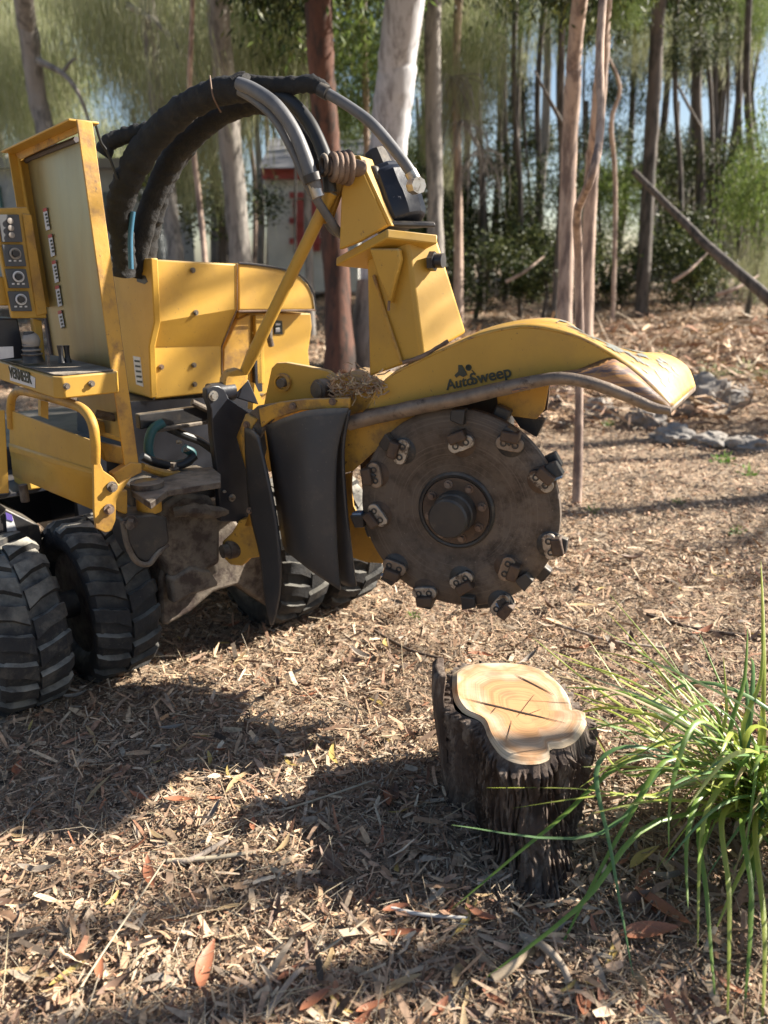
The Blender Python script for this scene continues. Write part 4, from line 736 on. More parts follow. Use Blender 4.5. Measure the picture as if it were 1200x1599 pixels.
# ---- boom link plate and pins
plateQ('boom_link', [(412, 632), (424, 575), (432, 567), (446, 566), (480, 572), (512, 579), (527, 590), (534, 604), (534, 628), (470, 640), (412, 650)], .06, .022, YEL, .003)
MB().lathe(Q(443, 597, .058), HN, [(.028, -.02), (.028, .012), (.020, .014), (.020, .004), (.004, .004)], 24).build('pin_boss', YELW, G); MB().cyl(Q(443, 597, .05), HN, .014, .04, 14).build('link_pin', GREYC, G)
MB().lathe(Q(505, 608, .05), HN-HU*.4, [(.032, -.03), (.032, .02), (.024, .024), (.024, .03), (.016, .032)], 20).build('link_pin', GREYC, G)
MB().prism([Q(x, y, .03) for x, y in [(512, 592), (535, 584), (600, 598), (604, 620), (585, 640), (548, 650), (530, 640)]], -HN*.18).build('boom_end', YELW, G, bevel=.01)
# boom running back under the hood to the chassis
bar4('boom', Q(560, 620, .16), T(430, 700, -.05), UP, HN, .16, .12, YELW)
# ---- flap bracket and rubber flaps
MB().prism([Q(x, y, -.05) for x, y in [(404, 638), (435, 628), (475, 623), (546, 621), (546, 637), (470, 641), (425, 655), (408, 668)]], -HN*.012).build('flap_rail', YELW, G, bevel=.003)
MB().prism([Q(x, y, -.045) for x, y in [(386, 648), (402, 634), (440, 628), (428, 652), (412, 672), (404, 686)]], -HN*.02).build('torn_flap_edge', GREYC, G, bevel=.003)
for q in ((520, 627), (458, 634)): bolt(G, Q(*q, -.052), HN, .009, .007)
MB().grid([[Q(x, y, w_) for x, y, w_ in r_] for r_ in [[(386, 646, -.05), (372, 682, -.03), (384, 722, -.03), (394, 762, -.03), (397, 785, -.03), (385, 820, -.02)], [(402, 655, -.05), (382, 686, -.04), (390, 722, -.04), (399, 758, -.04), (406, 785, -.04), (398, 822, -.03)]]]).build('flap_rail', YELW, G, solid=.012, smooth_ang=30)
lug = plateQ('hinge_lug', [(386, 810), (399, 815), (402, 828), (412, 850), (405, 870), (390, 872), (378, 884), (360, 882), (346, 868), (347, 846), (362, 832), (374, 812)], -.02, .03, YELW, .004)
MB().lathe(Q(362, 858, -.02), HN-HU*.6, [(.030, -.02), (.030, .012), (.022, .014), (.022, .034), (.008, .036)], 24).build('hinge_pin', GREYC, lug)
for q in ((386, 663), (391, 797)): bolt(G, Q(*q, -.055), HN, .009, .008, RUST)
def flap(rowsp, name='rubber_flap'):
    pts = [[Q(*p) for p in r_] for r_ in rowsp]; fine = []
    for r_ in pts: fine.append(smooth(r_, [0]*len(r_), 4)[0])
    cols = list(zip(*fine)); cols = [smooth(list(c_), [0]*len(c_), 4)[0] for c_ in cols]
    return MB().grid([list(c_) for c_ in cols]).build(name, RUB, G, smooth_ang=70, solid=.010)
flap([[(384, 668, -.055), (394, 672, -.075), (404, 682, -.09)], [(386, 730, -.05), (405, 735, -.08), (418, 742, -.10)], [(392, 800, -.05), (418, 805, -.085), (432, 812, -.10)], [(408, 870, -.05), (426, 876, -.08), (438, 872, -.10)], [(415, 930, -.055), (428, 935, -.08), (437, 925, -.09)], [(421, 962, -.06), (425, 976, -.07), (430, 960, -.08)]])
flap([[(416, 664, -.04), (480, 641, -.07), (545, 637, -.06)], [(424, 720, -.03), (475, 710, -.09), (528, 700, -.07)], [(434, 790, -.02), (480, 785, -.10), (525, 785, -.07)], [(444, 850, -.02), (484, 862, -.09), (528, 870, -.07)], [(452, 862, -.02), (490, 892, -.07), (532, 921, -.07)]])
flap([[(530, 645, -.02), (540, 642, -.03), (546, 640, -.045)], [(527, 700, -.01), (534, 700, -.03), (536, 702, -.045)], [(524, 790, -.01), (534, 790, -.03), (541, 790, -.04)], [(530, 870, -.01), (542, 872, -.03), (551, 870, -.03)], [(534, 910, -.01), (546, 915, -.03), (557, 915, -.03)]])
# ---- hoses
def hose(name, pts, r, m, parent=G, wob=0, seg=12, sub=8, seed=1):
    return MB().tube([Yp(*p) for p in pts], r, seg, wob=wob, sub=sub, seed=seed).build(name, m, parent, smooth_ang=70)
hose('sleeved_hose', [(195, 430, 2.62), (192, 380, 2.60), (186, 335, 2.56), (200, 280, 2.52), (232, 225, 2.48), (280, 176, 2.42), (335, 146, 2.36), (388, 137, 2.30)], [.037, .037, .039, .042, .041, .039, .036, .033], SLEEVE, wob=.10, seg=18, sub=14, seed=3)
hose('sleeved_hose', [(212, 430, 2.7), (226, 350, 2.66), (255, 275, 2.62), (290, 222, 2.56), (345, 178, 2.50), (398, 160, 2.44), (440, 175, 2.38), (480, 215, 2.32), (500, 262, 2.28)], [.030, .033, .036, .036, .034, .031, .028, .025, .022], SLEEVE, wob=.09, seg=18, sub=14, seed=5)
hose('sleeved_hose', [(225, 430, 2.74), (232, 370, 2.72), (245, 310, 2.68), (270, 255, 2.66), (310, 205, 2.6)], [.034, .036, .038, .034, .03], SLEEVE, wob=.12, seg=18, sub=14, seed=8)
hose('sleeved_hose', [(160, 240, 2.5), (172, 222, 2.5), (192, 214, 2.5), (214, 208, 2.5), (235, 205, 2.5)], [.026, .024, .022, .026, .026], SLEEVE, wob=.12, seed=2)
hose('cable', [(150, 196, 2.42), (158, 222, 2.44), (168, 238, 2.46), (184, 280, 2.48)], .004, HOSEB)
hose('blue_hose', [(205, 420, 2.55), (204, 370, 2.55), (208, 330, 2.55)], .008, BLUEH)
hose('grey_hose', [(372, 130, 2.26), (398, 141, 2.24), (432, 166, 2.20), (462, 210, 2.18), (486, 272, 2.16), (496, 300, 2.16)], [.016, .018, .018, .018, .019, .015], HOSE)
hose('grey_hose', [(374, 142, 2.28), (400, 158, 2.26), (430, 186, 2.22), (460, 240, 2.20), (482, 290, 2.2), (520, 350, 2.25), (532, 366, 2.3)], .012, HOSE)
hose('black_hose', [(420, 146, 2.34), (452, 158, 2.30), (482, 190, 2.27), (503, 232, 2.24), (512, 262, 2.22), (516, 300, 2.22)], .0185, HOSEB)
hose('sleeved_hose', [(375, 128, 2.34), (410, 130, 2.32), (450, 133, 2.30), (488, 131, 2.28), (510, 141, 2.26)], [.022, .018, .021, .022, .016], SLEEVE, wob=.14, seg=16, sub=12, seed=6)
hose('grey_hose', [(505, 142, 2.26), (545, 166, 2.24), (582, 194, 2.22), (618, 236, 2.2), (640, 266, 2.19), (650, 284, 2.19)], [.014, .014, .0145, .015, .015, .013], HOSE)
hose('hose_loop', [(508, 322, 2.3), (510, 345, 2.3), (522, 362, 2.3), (538, 366, 2.3)], .010, HOSE)
hose('sleeve_tail', [(366, 128, 2.30), (375, 118, 2.30), (383, 112, 2.3)], [.018, .010, .002], SLEEVE)
for pts, r_ in (([(486, 272, 2.155), (490, 284, 2.155)], .024), ([(489, 282, 2.16), (498, 308, 2.16)], .017), ([(478, 262, 2.2), (484, 282, 2.2)], .016), ([(500, 139, 2.26), (512, 146, 2.25)], .018), ([(641, 268, 2.19), (652, 288, 2.19)], .017)):
    MB().tube([Yp(*p) for p in pts], r_, 14, sub=1).build('hose_crimp', CHROME if r_ < .0175 else DARK, G)
MB().cyl(Yp(650, 290, 2.17), HU*.8+HN*.7, .021, .034, 8).build('elbow_fitting', CHROME, G, smooth_ang=20)
MB().tube([Yp(328, 118, 2.30), Yp(333, 150, 2.29), Yp(345, 175, 2.33)], .0025, 6).build('tie_wire', RUST, G)
# ---- lettering
def text(body, name, m, parent, o3, ex, ey, h, th=.0012, shear=0):
    cu = bpy.data.curves.new('t', 'FONT'); cu.body = body; cu.size = h; cu.extrude = th/2; cu.shear = shear; cu.offset = h*.018
    to = bpy.data.objects.new('t', cu); COL.objects.link(to); dg = bpy.context.evaluated_depsgraph_get()
    me = bpy.data.meshes.new_from_object(to.evaluated_get(dg)); bpy.data.objects.remove(to)
    ez = ex.cross(ey); mm = Matrix(((ex.x, ey.x, ez.x, o3.x), (ex.y, ey.y, ez.y, o3.y), (ex.z, ey.z, ez.z, o3.z), (0, 0, 0, 1)))
    me.transform(Matrix.Translation(-G.location) @ mm); me.materials.clear(); me.materials.append(m)
    o = bpy.data.objects.new(name, me); COL.objects.link(o); o.parent = parent; return o
hsd = [o for o in G.children if o.name.startswith('hood_side')][0]
e_a = Q(698, 609, -.003); e_b = Q(788, 590, -.003); ex = (e_b-e_a).normalized(); ey = HN.cross(ex); ey = ey if ey.z > 0 else -ey; Lw = (e_b-e_a).length
text('Auto', 'lettering', INK, hsd, e_a, ex, ey, Lw*.235, shear=.1); o_ = text('Sweep', 'lettering', INK, hsd, e_a+ex*Lw*.43, ex, ey, Lw*.265)
MB().prism([Q(x, y, -.002) for x, y in [(710, 586), (716, 580), (716, 570), (722, 570), (727, 579), (730, 585), (724, 589), (718, 586), (713, 590)]], HN*.001).build('emblem', INK, hsd)
MB().lathe(Q(732, 574, -.002), HN, [(.0085, 0), (.0085, .001), (.006, .001), (.006, 0)], 18).build('emblem', INK, hsd); MB().tube([Q(737, 578, -.003), Q(742, 584, -.003)], .0012, 5).build('emblem', INK, hsd)
vl = [S(15, 569.5, .0985), S(55, 590, .0985), S(55, 606, .0985), S(16, 594, .0985)]
MB().prism(vl, A*.001).build('name_plate', WHITE, cbo)
ea = S(16.5, 592, .0972); eb_ = S(54.5, 604.5, .0972); ex = (Vector((eb_.x, eb_.y, 0))-Vector((ea.x, ea.y, 0))).normalized(); text('VERMEER', 'lettering', INK, cbo, ea+UP*.006, ex, UP, (eb_-ea).length/4.6)
# ---- strips from the last stump lying on the boom
sw = MB()
for k in range(420):
    t_ = random.random(); c = Q(515+85*t_, 606-6*math.sin(t_*3.1)+random.gauss(0, 9), random.uniform(-.03, .1)); d = Vector((random.gauss(0, 1), random.gauss(0, 1), random.gauss(0, .6))).normalized(); s_ = d.orthogonal().normalized()
    l_ = random.uniform(.01, .045); w2 = random.uniform(.001, .003); mid = c+s_.cross(d)*l_*.2
    sw.add([c-d*l_/2-s_*w2, c-d*l_/2+s_*w2, mid+s_*w2, mid-s_*w2, c+d*l_/2+s_*w2, c+d*l_/2-s_*w2], [(0, 1, 2, 3), (3, 2, 4, 5)])
so_ = sw.build('wood_shavings', STRAW, None, smooth_ang=0); tag(so_, 'pile of shredded wood fibre lying on the boom beside the cutter hood', 'wood shavings', kind='stuff')

# ================================================================== THE STUMP
STZ = .29
BARKS = mat('stump_bark', (.055, .037, .028), .9, var=(.105, .073, .056), vscale=22, dirt=(.26, .215, .175), dscale=28, dlo=.5, dhi=.7, stretch=(1, 1, .3), bump=1, bscale=30)
outl = [(707, 1047), (735, 1033), (790, 1030), (835, 1037), (862, 1052), (884, 1075), (893, 1097), (896, 1108), (912, 1112), (915, 1130), (900, 1152), (880, 1162), (860, 1165), (858, 1180), (838, 1187), (810, 1186), (785, 1176), (765, 1150), (752, 1122), (722, 1106), (708, 1082)]
OT = [Z(x, y, STZ) for x, y in outl]; OT = smooth(OT+[OT[0]], [0]*(len(OT)+1), 4)[0][:-1]
sc_ = sum(OT, Vector())/len(OT); base_c = Vector((sc_.x+.005, sc_.y-.01, 0))
stump = empty('tree_stump', (base_c.x, base_c.y, 0), 'freshly cut tree stump with an orange heart and thick dark furrowed bark', 'tree stump')
wood = bpy.data.materials.new('cut_wood'); wood.use_nodes = True; nt = wood.node_tree; N = nt.nodes; L = nt.links; bs = N['Principled BSDF']; bs.inputs['Roughness'].default_value = .75
tc = N.new('ShaderNodeTexCoord'); mp = N.new('ShaderNodeMapping'); mp.inputs['Location'].default_value = (.01, .02, 0); L.new(tc.outputs['Object'], mp.inputs[0])
at = N.new('ShaderNodeAttribute'); at.attribute_name = 'edge'; wv = N.new('ShaderNodeTexNoise'); wv.noise_dimensions = '4D'; wv.inputs['Scale'].default_value = 3.5; wv.inputs['Detail'].default_value = 2; L.new(tc.outputs['Object'], wv.inputs['Vector']); wm = N.new('ShaderNodeMath'); wm.operation = 'MULTIPLY'; wm.inputs[1].default_value = 13; L.new(at.outputs['Fac'], wm.inputs[0]); L.new(wm.outputs[0], wv.inputs['W']); nz = N.new('ShaderNodeTexNoise'); nz.inputs['Scale'].default_value = 14; nz.inputs['Detail'].default_value = 6; L.new(tc.outputs['Object'], nz.inputs[0])
ad = N.new('ShaderNodeMath'); ad.operation = 'MULTIPLY_ADD'; ad.inputs[1].default_value = .7; L.new(nz.outputs[0], ad.inputs[0]); L.new(at.outputs['Fac'], ad.inputs[2])
r = N.new('ShaderNodeValToRGB'); e = r.color_ramp.elements; e[0].position = .30; e[0].color = (.66, .50, .31, 1); e[1].position = 1.4; e[1].color = (.5, .27, .12, 1)
for p_, c_ in ((.44, (.62, .49, .34, 1)), (.55, (.52, .29, .14, 1)), (.72, (.60, .42, .27, 1)), (.92, (.50, .29, .16, 1))): x_ = e.new(p_); x_.color = c_
L.new(ad.outputs[0], r.inputs[0]); mr = N.new('ShaderNodeMapRange'); mr.inputs[1].default_value = .35; mr.inputs[2].default_value = .62; mr.inputs[3].default_value = .72; mr.inputs[4].default_value = 1.08; L.new(wv.outputs[0], mr.inputs[0])
vm = N.new('ShaderNodeVectorMath'); vm.operation = 'SCALE'; L.new(r.outputs[0], vm.inputs[0]); L.new(mr.outputs[0], vm.inputs['Scale'])
n2 = N.new('ShaderNodeTexNoise'); n2.inputs['Scale'].default_value = 9; n2.inputs['Detail'].default_value = 7; L.new(tc.outputs['Object'], n2.inputs[0]); m2 = N.new('ShaderNodeMapRange'); m2.inputs[1].default_value = .52; m2.inputs[2].default_value = .72; L.new(n2.outputs[0], m2.inputs[0])
mx = N.new('ShaderNodeMix'); mx.data_type = 'RGBA'; L.new(m2.outputs[0], mx.inputs[0]); L.new(vm.outputs[0], mx.inputs[6]); mx.inputs[7].default_value = (.22, .14, .08, 1); L.new(mx.outputs[2], bs.inputs['Base Color'])
n3 = N.new('ShaderNodeTexNoise'); n3.inputs['Scale'].default_value = 80; n3.inputs['Detail'].default_value = 6; mp3 = N.new('ShaderNodeMapping'); mp3.inputs['Scale'].default_value = (.25, 2, 1); mp3.inputs['Rotation'].default_value = (0, 0, .3); L.new(tc.outputs['Object'], mp3.inputs[0]); L.new(mp3.outputs[0], n3.inputs[0])
bp = N.new('ShaderNodeBump'); bp.inputs['Strength'].default_value = .5; bp.inputs['Distance'].default_value = .004; L.new(n3.outputs[0], bp.inputs['Height']); L.new(bp.outputs[0], bs.inputs['Normal'])
# cut face as rings of vertices, split along the saw step (two levels)
ca_, cb_ = Z(728, 1092, STZ), Z(884, 1130, STZ); cd_ = (cb_-ca_).normalized(); cn = Vector((-cd_.y, cd_.x, 0))
mb = MB(); nr = 14; n = len(OT); ring = []
for k in range(nr+1):
    q = k/nr
    for p in OT:
        v = sc_.lerp(p, q); sdist = (v-ca_).dot(cn); v = v.copy(); v.z = STZ+.0012*noise.noise(v*30)-(.010*max(0, q-.93)/.07)
        mb.v.append(v)
for k in range(nr):
    for i in range(n): mb.f.append((k*n+i, k*n+(i+1) % n, (k+1)*n+(i+1) % n, (k+1)*n+i))
cf = mb.build('cut_face', wood, stump, smooth_ang=30)
atn = cf.data.attributes.new('edge', 'FLOAT', 'POINT')
if len(cf.data.vertices) == (nr+1)*n: atn.data.foreach_set('value', [min(1, (1-k/nr)*1.35) for k in range(nr+1) for i in range(n)])
SLIT = mat('crack_shadow', (.05, .03, .02), .95)
def slit(a_, b_, w_, name='crack'):
    a_ = a_+UP*.0015; b_ = b_+UP*.0015; d = (b_-a_).normalized(); s = Vector((-d.y, d.x, 0))*w_
    pts = [a_, a_.lerp(b_, .3)+s, a_.lerp(b_, .7)+s*.8, b_, a_.lerp(b_, .7)-s*.5, a_.lerp(b_, .3)-s*.7]; MB().prism(pts, UP*.0006).build(name, SLIT, stump)
slit(ca_, cb_, .0030); slit(Z(804, 1054, STZ), Z(866, 1086, STZ), .0024); slit(Z(775, 1105, STZ), Z(768, 1114, STZ), .0012)
for a_, b_, w_ in [((808, 1120), (835, 1085), .0008), ((800, 1125), (790, 1160), .0009), ((820, 1118), (846, 1108), .0006)]: slit(Z(*a_, STZ), Z(*b_, STZ), w_)
# splintered steps where the hinge wood tore, right side of the cut
MB().prism([Z(x, y, STZ-.012) for x, y in [(893, 1104), (914, 1112), (917, 1130), (902, 1150), (888, 1140)]], -UP*.06).build('wood_splinter', wood, stump, bevel=.003)
MB().prism([Z(x, y, STZ-.02) for x, y in [(862, 1150), (884, 1146), (886, 1168), (866, 1172)]], -UP*.05).build('wood_splinter', wood, stump, bevel=.003)
# bark
mb = MB(); NA = 480; NZ = 90
def outer(an):
    best = 0
    d = Vector((math.cos(an), math.sin(an), 0))
    for i in range(n):
        a_ = OT[i]-sc_; b_ = OT[(i+1) % n]-sc_; den = d.x*(b_.y-a_.y)-d.y*(b_.x-a_.x)
        if abs(den) < 1e-9: continue
        t_ = (a_.x*(b_.y-a_.y)-a_.y*(b_.x-a_.x))/den; u_ = (a_.x*d.y-a_.y*d.x)/den
        if t_ > 0 and -.001 <= u_ <= 1.001: best = max(best, t_)
    return best
rad = [outer(2*math.pi*k/NA) for k in range(NA)]; rad = [sum(rad[(k+j) % NA] for j in range(-5, 6))/11 for k in range(NA)]
for j in range(NZ+1):
    q = j/NZ
    for k in range(NA):
        an = 2*math.pi*k/NA; d = Vector((math.cos(an), math.sin(an), 0)); zt_ = STZ-.006
        slab = max(0, 1-abs(((an-math.radians(172)+math.pi) % (2*math.pi))-math.pi)/.34); rt_ = max(0, 1-abs(((an-math.radians(-38)+math.pi) % (2*math.pi))-math.pi)/.45)
        zt_ += -.005+.008*noise.noise(Vector((an*9, 0, 3)))-.03*min(1, rt_*2)-.012*min(1, max(0, -math.sin(an)))
        z = zt_*(1-q)-.03*q
        h = STZ-z
        flare = .006-.022*min(1, max(0, (h-.05)/.2))+.012*max(0, (h-.2)/.1)**2
        root = .13*max(0, math.cos(an-math.radians(-84)))**14*max(0, (h-.10)/.2)**1.3+.03*max(0, math.cos(an-math.radians(20)))**8*max(0, (h-.2)/.12)**1.5
        r0_ = rad[k]*.985+(.012*slab+.004)
        u = an*17+1.6*noise.noise(Vector((an*3, z*9, 2)))+z*6*math.sin(an*2)
        f1 = abs(noise.noise(Vector((u*.75, z*4.5, 1)))); fur = min(1, f1*5.5)*(1-.5*max(0, 1-abs(noise.noise(Vector((u*.5+9, z*11, 5))))*9)); f2 = abs(noise.noise(Vector((u*1.9, z*13, 7)))); fur2 = min(1, f2*4)
        rr = r0_+flare+root-.008+.022*fur+.008*fur2*fur+.006*noise.noise(Vector((u*2.2, z*45, 5)))
        if j == 0: rr = r0_*.995-.002
        if j == 1: rr = r0_+.004+.006*min(1, fur)
        p = Vector((sc_.x, sc_.y, 0))+d*rr; p.z = z if j > 0 else STZ-.012; mb.v.append(p)
for j in range(NZ):
    for k in range(NA): mb.f.append((j*NA+k, j*NA+(k+1) % NA, (j+1)*NA+(k+1) % NA, (j+1)*NA+k))
mb.build('bark', BARKS, stump, smooth_ang=60)
# bark slab standing away from the wood on the left, and a few loose plates
def bark_slab(pix, Y, th, nm='bark_slab'):
    pts = [Yp(x, y, Y) for x, y in pix]; c = sum(pts, Vector())/len(pts); mb = MB(); m_ = len(pts)
    rows = []
    for q, off in ((0, 0), (.5, -.008), (1, 0)): rows.append([p+Vector((0, th*q, 0))+Vector((off*(1 if i % 2 else .4), 0, 0)) for i, p in enumerate(pts)])
    vs = rows[0]+rows[1]+rows[2]; fs = [tuple(range(m_)), tuple(range(3*m_-1, 2*m_-1, -1))]
    for a_ in (0, m_): fs += [(a_+i, a_+m_+i, a_+m_+(i+1) % m_, a_+(i+1) % m_) for i in range(m_)]
    mb.add(vs, fs); return mb.build(nm, BARKS, stump, bevel=.003, smooth_ang=40)
bark_slab([(679, 1062), (688, 1055), (698, 1056), (694, 1090), (698, 1130), (700, 1180), (706, 1240), (700, 1250), (690, 1190), (684, 1130), (678, 1095)], 1.62, .09)
bark_slab([(862, 1152), (874, 1148), (880, 1165), (878, 1230), (864, 1235), (860, 1180)], 1.50, .03); bark_slab([(893, 1150), (914, 1148), (922, 1165), (920, 1225), (900, 1240), (893, 1190)], 1.58, .05)
# ================================================================== STRAP-LEAVED TUSSOCK
cen = Vector((.93, 1.58, 0)); tus = empty('strap_leaf_plant', cen, 'clump of long arching strap-like green grass leaves at the right edge beside the stump', 'grass plant')
GL = [mat('strap_leaf_green', (.15, .26, .045), .38, var=(.22, .34, .07), vscale=8, trans=.3, bump=.1), mat('strap_leaf_light', (.36, .44, .07), .38, var=(.44, .48, .12), vscale=8, trans=.35, bump=.1), mat('strap_leaf_blue_green', (.11, .22, .08), .36, var=(.16, .28, .10), vscale=8, trans=.25), mat('strap_leaf_dry', (.42, .33, .17), .6, var=(.30, .22, .12), trans=.2)]
def blade(pts, w0, m):
    pts, _ = smooth(pts, [0]*len(pts), 5); nn = len(pts); tw_ = random.uniform(-.6, .6); L1, L2, L3 = [], [], []
    for i, p in enumerate(pts):
        d = (pts[min(i+1, nn-1)]-pts[max(i-1, 0)]).normalized(); s = d.cross(UP)
        s = s.normalized() if s.length > .05 else Vector((1, 0, 0)); u_ = s.cross(d); q = i/(nn-1); a_ = tw_*q+.2; sd2 = s*math.cos(a_)+u_*math.sin(a_); n_ = d.cross(sd2)
        w_ = w0*(.55+.45*min(1, q*5))*(1-max(0, q-.55)/.45)**.7*.5+.0002
        L1.append(p-sd2*w_+n_*w_*.45); L2.append(p); L3.append(p+sd2*w_+n_*w_*.45)
    return MB().grid([L1, L2, L3]).build('leaf', m, tus, smooth_ang=80)
def bl(pix, w_, mi, start=None):
    w_ *= 1.15
    p = [(start or cen+Vector((random.gauss(0, .035), random.gauss(0, .03), .01)))]+[Yp(*q) for q in pix]; blade(p, w_, GL[mi])
for pix, w_, mi in [([(1010, 1180, 1.50), (860, 1290, 1.36), (705, 1420, 1.25)], .009, 0), ([(1080, 1150, 1.5), (940, 1300, 1.34), (705, 1288, 1.30)], .008, 2), ([(1060, 1130, 1.6), (980, 1110, 1.65), (885, 1078, 1.72)], .009, 1),
    ([(1080, 1180, 1.62), (985, 1090, 1.72), (918, 995, 1.85)], .006, 1), ([(1100, 1180, 1.62), (1040, 1060, 1.75), (945, 952, 1.95)], .006, 1), ([(1120, 1180, 1.6), (1085, 1090, 1.68), (1030, 1000, 1.8)], .007, 1),
    ([(1080, 1190, 1.48), (1000, 1130, 1.50), (915, 1140, 1.52)], .008, 1), ([(1090, 1250, 1.46), (960, 1240, 1.40), (800, 1262, 1.36)], .007, 1), ([(1060, 1180, 1.45), (975, 1290, 1.33), (850, 1530, 1.14)], .009, 0), ([(1030, 1170, 1.46), (935, 1190, 1.42), (955, 1330, 1.28), (990, 1530, 1.10)], .009, 2),
    ([(1030, 1280, 1.36), (900, 1420, 1.2), (700, 1570, 1.08)], .009, 0), ([(1125, 1180, 1.6), (1135, 1110, 1.66), (1130, 1025, 1.74)], .008, 1), ([(1140, 1160, 1.6), (1163, 1060, 1.7), (1168, 980, 1.8)], .009, 0), ([(1160, 1150, 1.62), (1188, 1060, 1.7), (1192, 975, 1.8)], .009, 1),
    ([(1100, 1280, 1.40), (1105, 1400, 1.22), (1120, 1590, 1.04)], .010, 0), ([(1130, 1270, 1.4), (1140, 1400, 1.2), (1136, 1610, 1.02)], .010, 1), ([(1160, 1280, 1.38), (1175, 1400, 1.2), (1160, 1610, 1.02)], .010, 0), ([(1180, 1300, 1.36), (1195, 1450, 1.15), (1190, 1620, 1.0)], .010, 1),
    ([(1110, 1230, 1.44), (1075, 1300, 1.32), (1075, 1420, 1.18)], .010, 0), ([(1150, 1210, 1.46), (1100, 1280, 1.34), (1090, 1480, 1.14)], .010, 1), ([(1130, 1150, 1.5), (1085, 1130, 1.44), (1050, 1230, 1.32), (1045, 1330, 1.24)], .010, 0), ([(1120, 1110, 1.55), (1070, 1110, 1.5), (1020, 1160, 1.45)], .009, 0),
    ([(1090, 1160, 1.55), (1000, 1170, 1.5), (905, 1230, 1.42)], .007, 1), ([(1080, 1200, 1.5), (980, 1210, 1.44), (930, 1150, 1.46)], .007, 1), ([(1100, 1210, 1.48), (1020, 1240, 1.4), (890, 1230, 1.38), (760, 1230, 1.36)], .006, 1)]: bl(pix, w_, mi)
for k in range(175):
    az = random.choice([random.uniform(2.2, 4.9), random.uniform(0, 6.283), random.uniform(3.6, 5.4)]); L_ = random.uniform(.28, .66); el = random.uniform(.45, 1.4); b0 = cen+Vector((random.gauss(0, .045), random.gauss(0, .04), .005))
    h = Vector((math.cos(az), math.sin(az), 0)); p1_ = b0+h*(L_*.35*math.cos(el))+UP*(L_*.38*math.sin(el)); drop = random.choice([random.uniform(-.22, -.05), random.uniform(-.12, .04), random.uniform(-.08, .05), random.uniform(.1, .34)])
    p2_ = p1_+h*(L_*.34)+UP*(L_*.20*math.sin(el)-drop*.28); p3_ = p2_+h*(L_*.30)-UP*(drop*.85); p3_.z = max(.015, p3_.z); p2_.z = max(.03, p2_.z)
    blade([b0, p1_, p2_, p3_], random.uniform(.006, .0120), random.choice(GL[:3]+GL[:2]+([GL[3]]*2 if k % 3 == 0 else [])))
# ================================================================== sticks, small weeds, rocks
def stick(pix, r, m, label, name='stick', cat='stick', lift=.015):
    pts = [Z(x, y, lift+(z if True else 0)) for x, y, z in pix]; o = MB().tube(pts, [r*(1-.3*i/len(pts)) for i in range(len(pts))], 7, sub=5, wob=.08).build(name, m, None, smooth_ang=60); return tag(o, label, cat)
PST = mat('pale_straw_stem', (.55, .47, .34), .7, var=(.40, .33, .23), vscale=30); BST = mat('grey_stick', (.26, .21, .17), .85, var=(.36, .30, .25), vscale=40, stretch=(1, 1, 1), bump=.4)
stick([(85, 1610, 0), (140, 1520, .01), (200, 1430, .03), (258, 1342, .05)], .0024, PST, 'long pale straw stem slanting up across the lower left of the litter', 'straw_stem', 'straw')
stick([(355, 1312, 0), (300, 1342, .005), (270, 1345, 0)], .007, BST, 'grey stick lying at the left end of the stump shadow')
stick([(262, 1345, 0), (330, 1340, .004), (400, 1330, 0)], .006, PST, 'pale flat stick joining the grey one left of the stump shadow')
stick([(585, 985, 0), (640, 1015, .01), (700, 1030, 0)], .006, mat('dark_twig', (.10, .07, .05), .85), 'thin dark twig on the chips below the cutting wheel', 'twig', 'twig')
stick([(355, 1285, 0), (450, 1262, .006), (520, 1240, .004), (585, 1218, 0)], .0032, PST, 'long thin straw crossing the shadow left of the stump', 'straw_stem', 'straw')
stick([(815, 1462, 0), (850, 1478, .02), (878, 1508, .01), (890, 1535, 0)], .009, mat('bleached_wood', (.36, .29, .22), .8, var=(.26, .21, .16), vscale=30, bump=.3), 'bleached curved piece of wood in front of the stump')
stick([(770, 1530, 0), (805, 1505, .01), (828, 1472, 0)], .010, mat('white_bark_strip', (.44, .34, .23), .8), 'short pale wood splinter beside the bleached curved piece')
stick([(610, 1418, 0), (660, 1428, .004), (735, 1434, 0)], .0045, mat('white_twig', (.66, .62, .56), .7), 'whitish twig just left of the stump root', 'twig', 'twig')
stick([(415, 1590, 0), (450, 1535, .01), (485, 1500, 0)], .006, BST, 'grey splinter at the bottom of the frame pointing at the stump')
stick([(500, 1490, 0), (540, 1460, .02), (572, 1436, .03)], .0025, PST, 'short pale straw standing proud of the litter left of the stump root', 'straw_stem', 'straw')
stick([(870, 975, 0), (950, 1000, .01), (1040, 1012, 0)], .006, BST, 'grey stick on the sunlit chips above the strap-leaf clump')
stick([(1010, 960, 0), (1100, 985, .01), (1210, 995, 0)], .008, mat('dark_stick', (.09, .065, .05), .85), 'dark branch lying across the chips at the right edge')
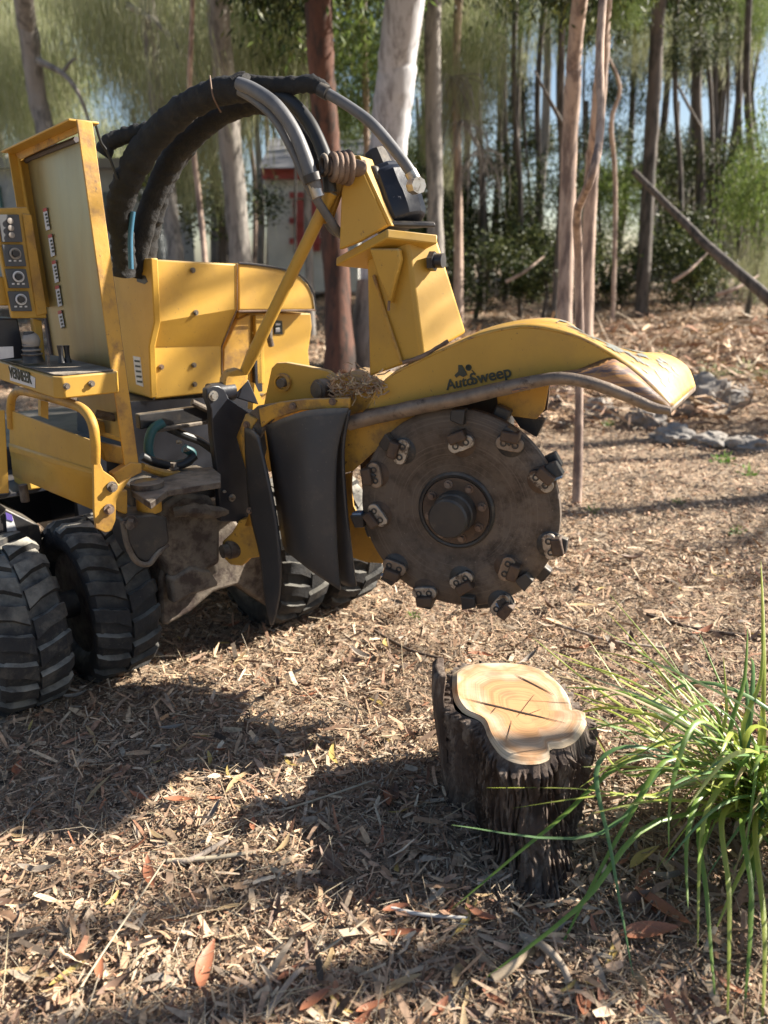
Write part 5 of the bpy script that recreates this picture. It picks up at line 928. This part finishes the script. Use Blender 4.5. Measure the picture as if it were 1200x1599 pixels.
# weeds
WEED = mat('weed_leaf', (.16, .30, .04), .5, var=(.10, .20, .03), vscale=20, trans=.35)
for i, (px, py, sc2, lb) in enumerate([(925, 800, .05, 'small bright green weed at the foot of the pale sapling'), (1058, 786, .04, 'tiny green weed alone on the chips right of the sapling'), (1130, 720, .09, 'green weed tuft in front of the rocks at the right'), (1170, 740, .08, 'green weed tuft nearer the right edge, in front of the rocks'), (645, 965, .03, 'small weed below the left rim of the cutting wheel'),
        (950, 668, .06, 'green weed between the pale rocks under the hood tip'), (1150, 835, .05, 'low olive weed near the right edge'), (620, 905, .025, 'tiny sprout left of the wheel rim, behind the weed'), (1045, 490, .16, 'bright leafy sprig on the bank behind the hood'), (1120, 530, .2, 'grey green bush on the bank at the right'), (1180, 480, .2, 'grey green bush at the right edge of the bank')]):
    p = Z(px, py); 
    if py < 600: p = Yp(px, py, 9 if i == 8 else 8.0); 
    g = gz(p.x, p.y); wr = empty('weed', (p.x, p.y, g), lb, 'weed')
    mb = MB()
    for k in range(60 if sc2 < .1 else 160):
        d = Vector((random.gauss(0, 1), random.gauss(0, 1), abs(random.gauss(.7, .6)))).normalized(); s = d.orthogonal().normalized(); c = Vector((p.x, p.y, g))+d*sc2*random.random()*.8; l_ = sc2*random.uniform(.25, .5)
        mb.add([c, c+d*l_*.5+s*l_*.22, c+d*l_, c+d*l_*.5-s*l_*.22], [(0, 1, 2, 3)])
    mb.build('foliage', WEED if i not in (9, 10) else F_PALE, wr, smooth_ang=0)
# rocks
ROCK = mat('pale_rock', (.30, .26, .22), .9, var=(.22, .21, .20), vscale=4, dirt=(.14, .12, .10), dscale=7, bump=.9, bscale=12)
def rock(px, py, wpx, hpx, lb, Y=None):
    p = Z(px, py) if Y is None else Yp(px, py, Y); dep = p.y*.951+.4; r_ = wpx*.5*dep/FPX; hz = hpx*dep/FPX*.6; bm = bmesh.new(); bmesh.ops.create_icosphere(bm, subdivisions=4, radius=1); off = Vector((px*.13, py*.7, 0))
    for v in bm.verts:
        n_ = v.co.normalized(); k = 1+.45*noise.noise(n_*1.6+off)+.22*noise.noise(n_*3.5+off)+.08*noise.noise(n_*9+off); v.co = Vector((n_.x*r_*k, n_.y*r_*k*.8, n_.z*hz*k))
        v.co.x = round(v.co.x/(r_*.22))*(r_*.22)*.5+v.co.x*.5
    me = bpy.data.meshes.new('rock'); bm.to_mesh(me); bm.free(); me.materials.append(ROCK); me.polygons.foreach_set('use_smooth', [True]*len(me.polygons)); me.set_sharp_from_angle(angle=math.radians(28))
    o = bpy.data.objects.new('rock', me); COL.objects.link(o); o.location = (p.x, p.y, gz(p.x, p.y)+hz*.25); tag(o, lb, 'rock', 'rocks lying in a row behind the hood')
for a_ in [(865, 640, 34, 26, 'pale rock just right of the cutting wheel, behind the sapling'), (935, 655, 60, 34, 'broad pale rock left of the dark triangular one'), (1010, 668, 58, 38, 'dark triangular rock under the tip of the hood'), (975, 625, 40, 40, 'upright rock behind the broad pale one'), (1095, 650, 100, 70, 'largest rock, in shade, right of the hood tip'),
           (1055, 688, 70, 30, 'flat rock in front of the largest one'), (1110, 694, 60, 26, 'low pale rock right of the flat one'), (1165, 698, 60, 26, 'low rock nearest the right edge'), (1140, 640, 60, 34, 'grey rock behind the low rock nearest the right edge'), (900, 612, 46, 28, 'small grey rock behind the tan trunks'), (880, 668, 24, 18, 'small brown rock beside the sapling stem')]: rock(*a_)
# debris piled on the bank
litter('bank_debris', 9000, 1.0, 9, 6, 12, .08, .5, .01, .05, .22, ground, CHIPS, curve=.3)
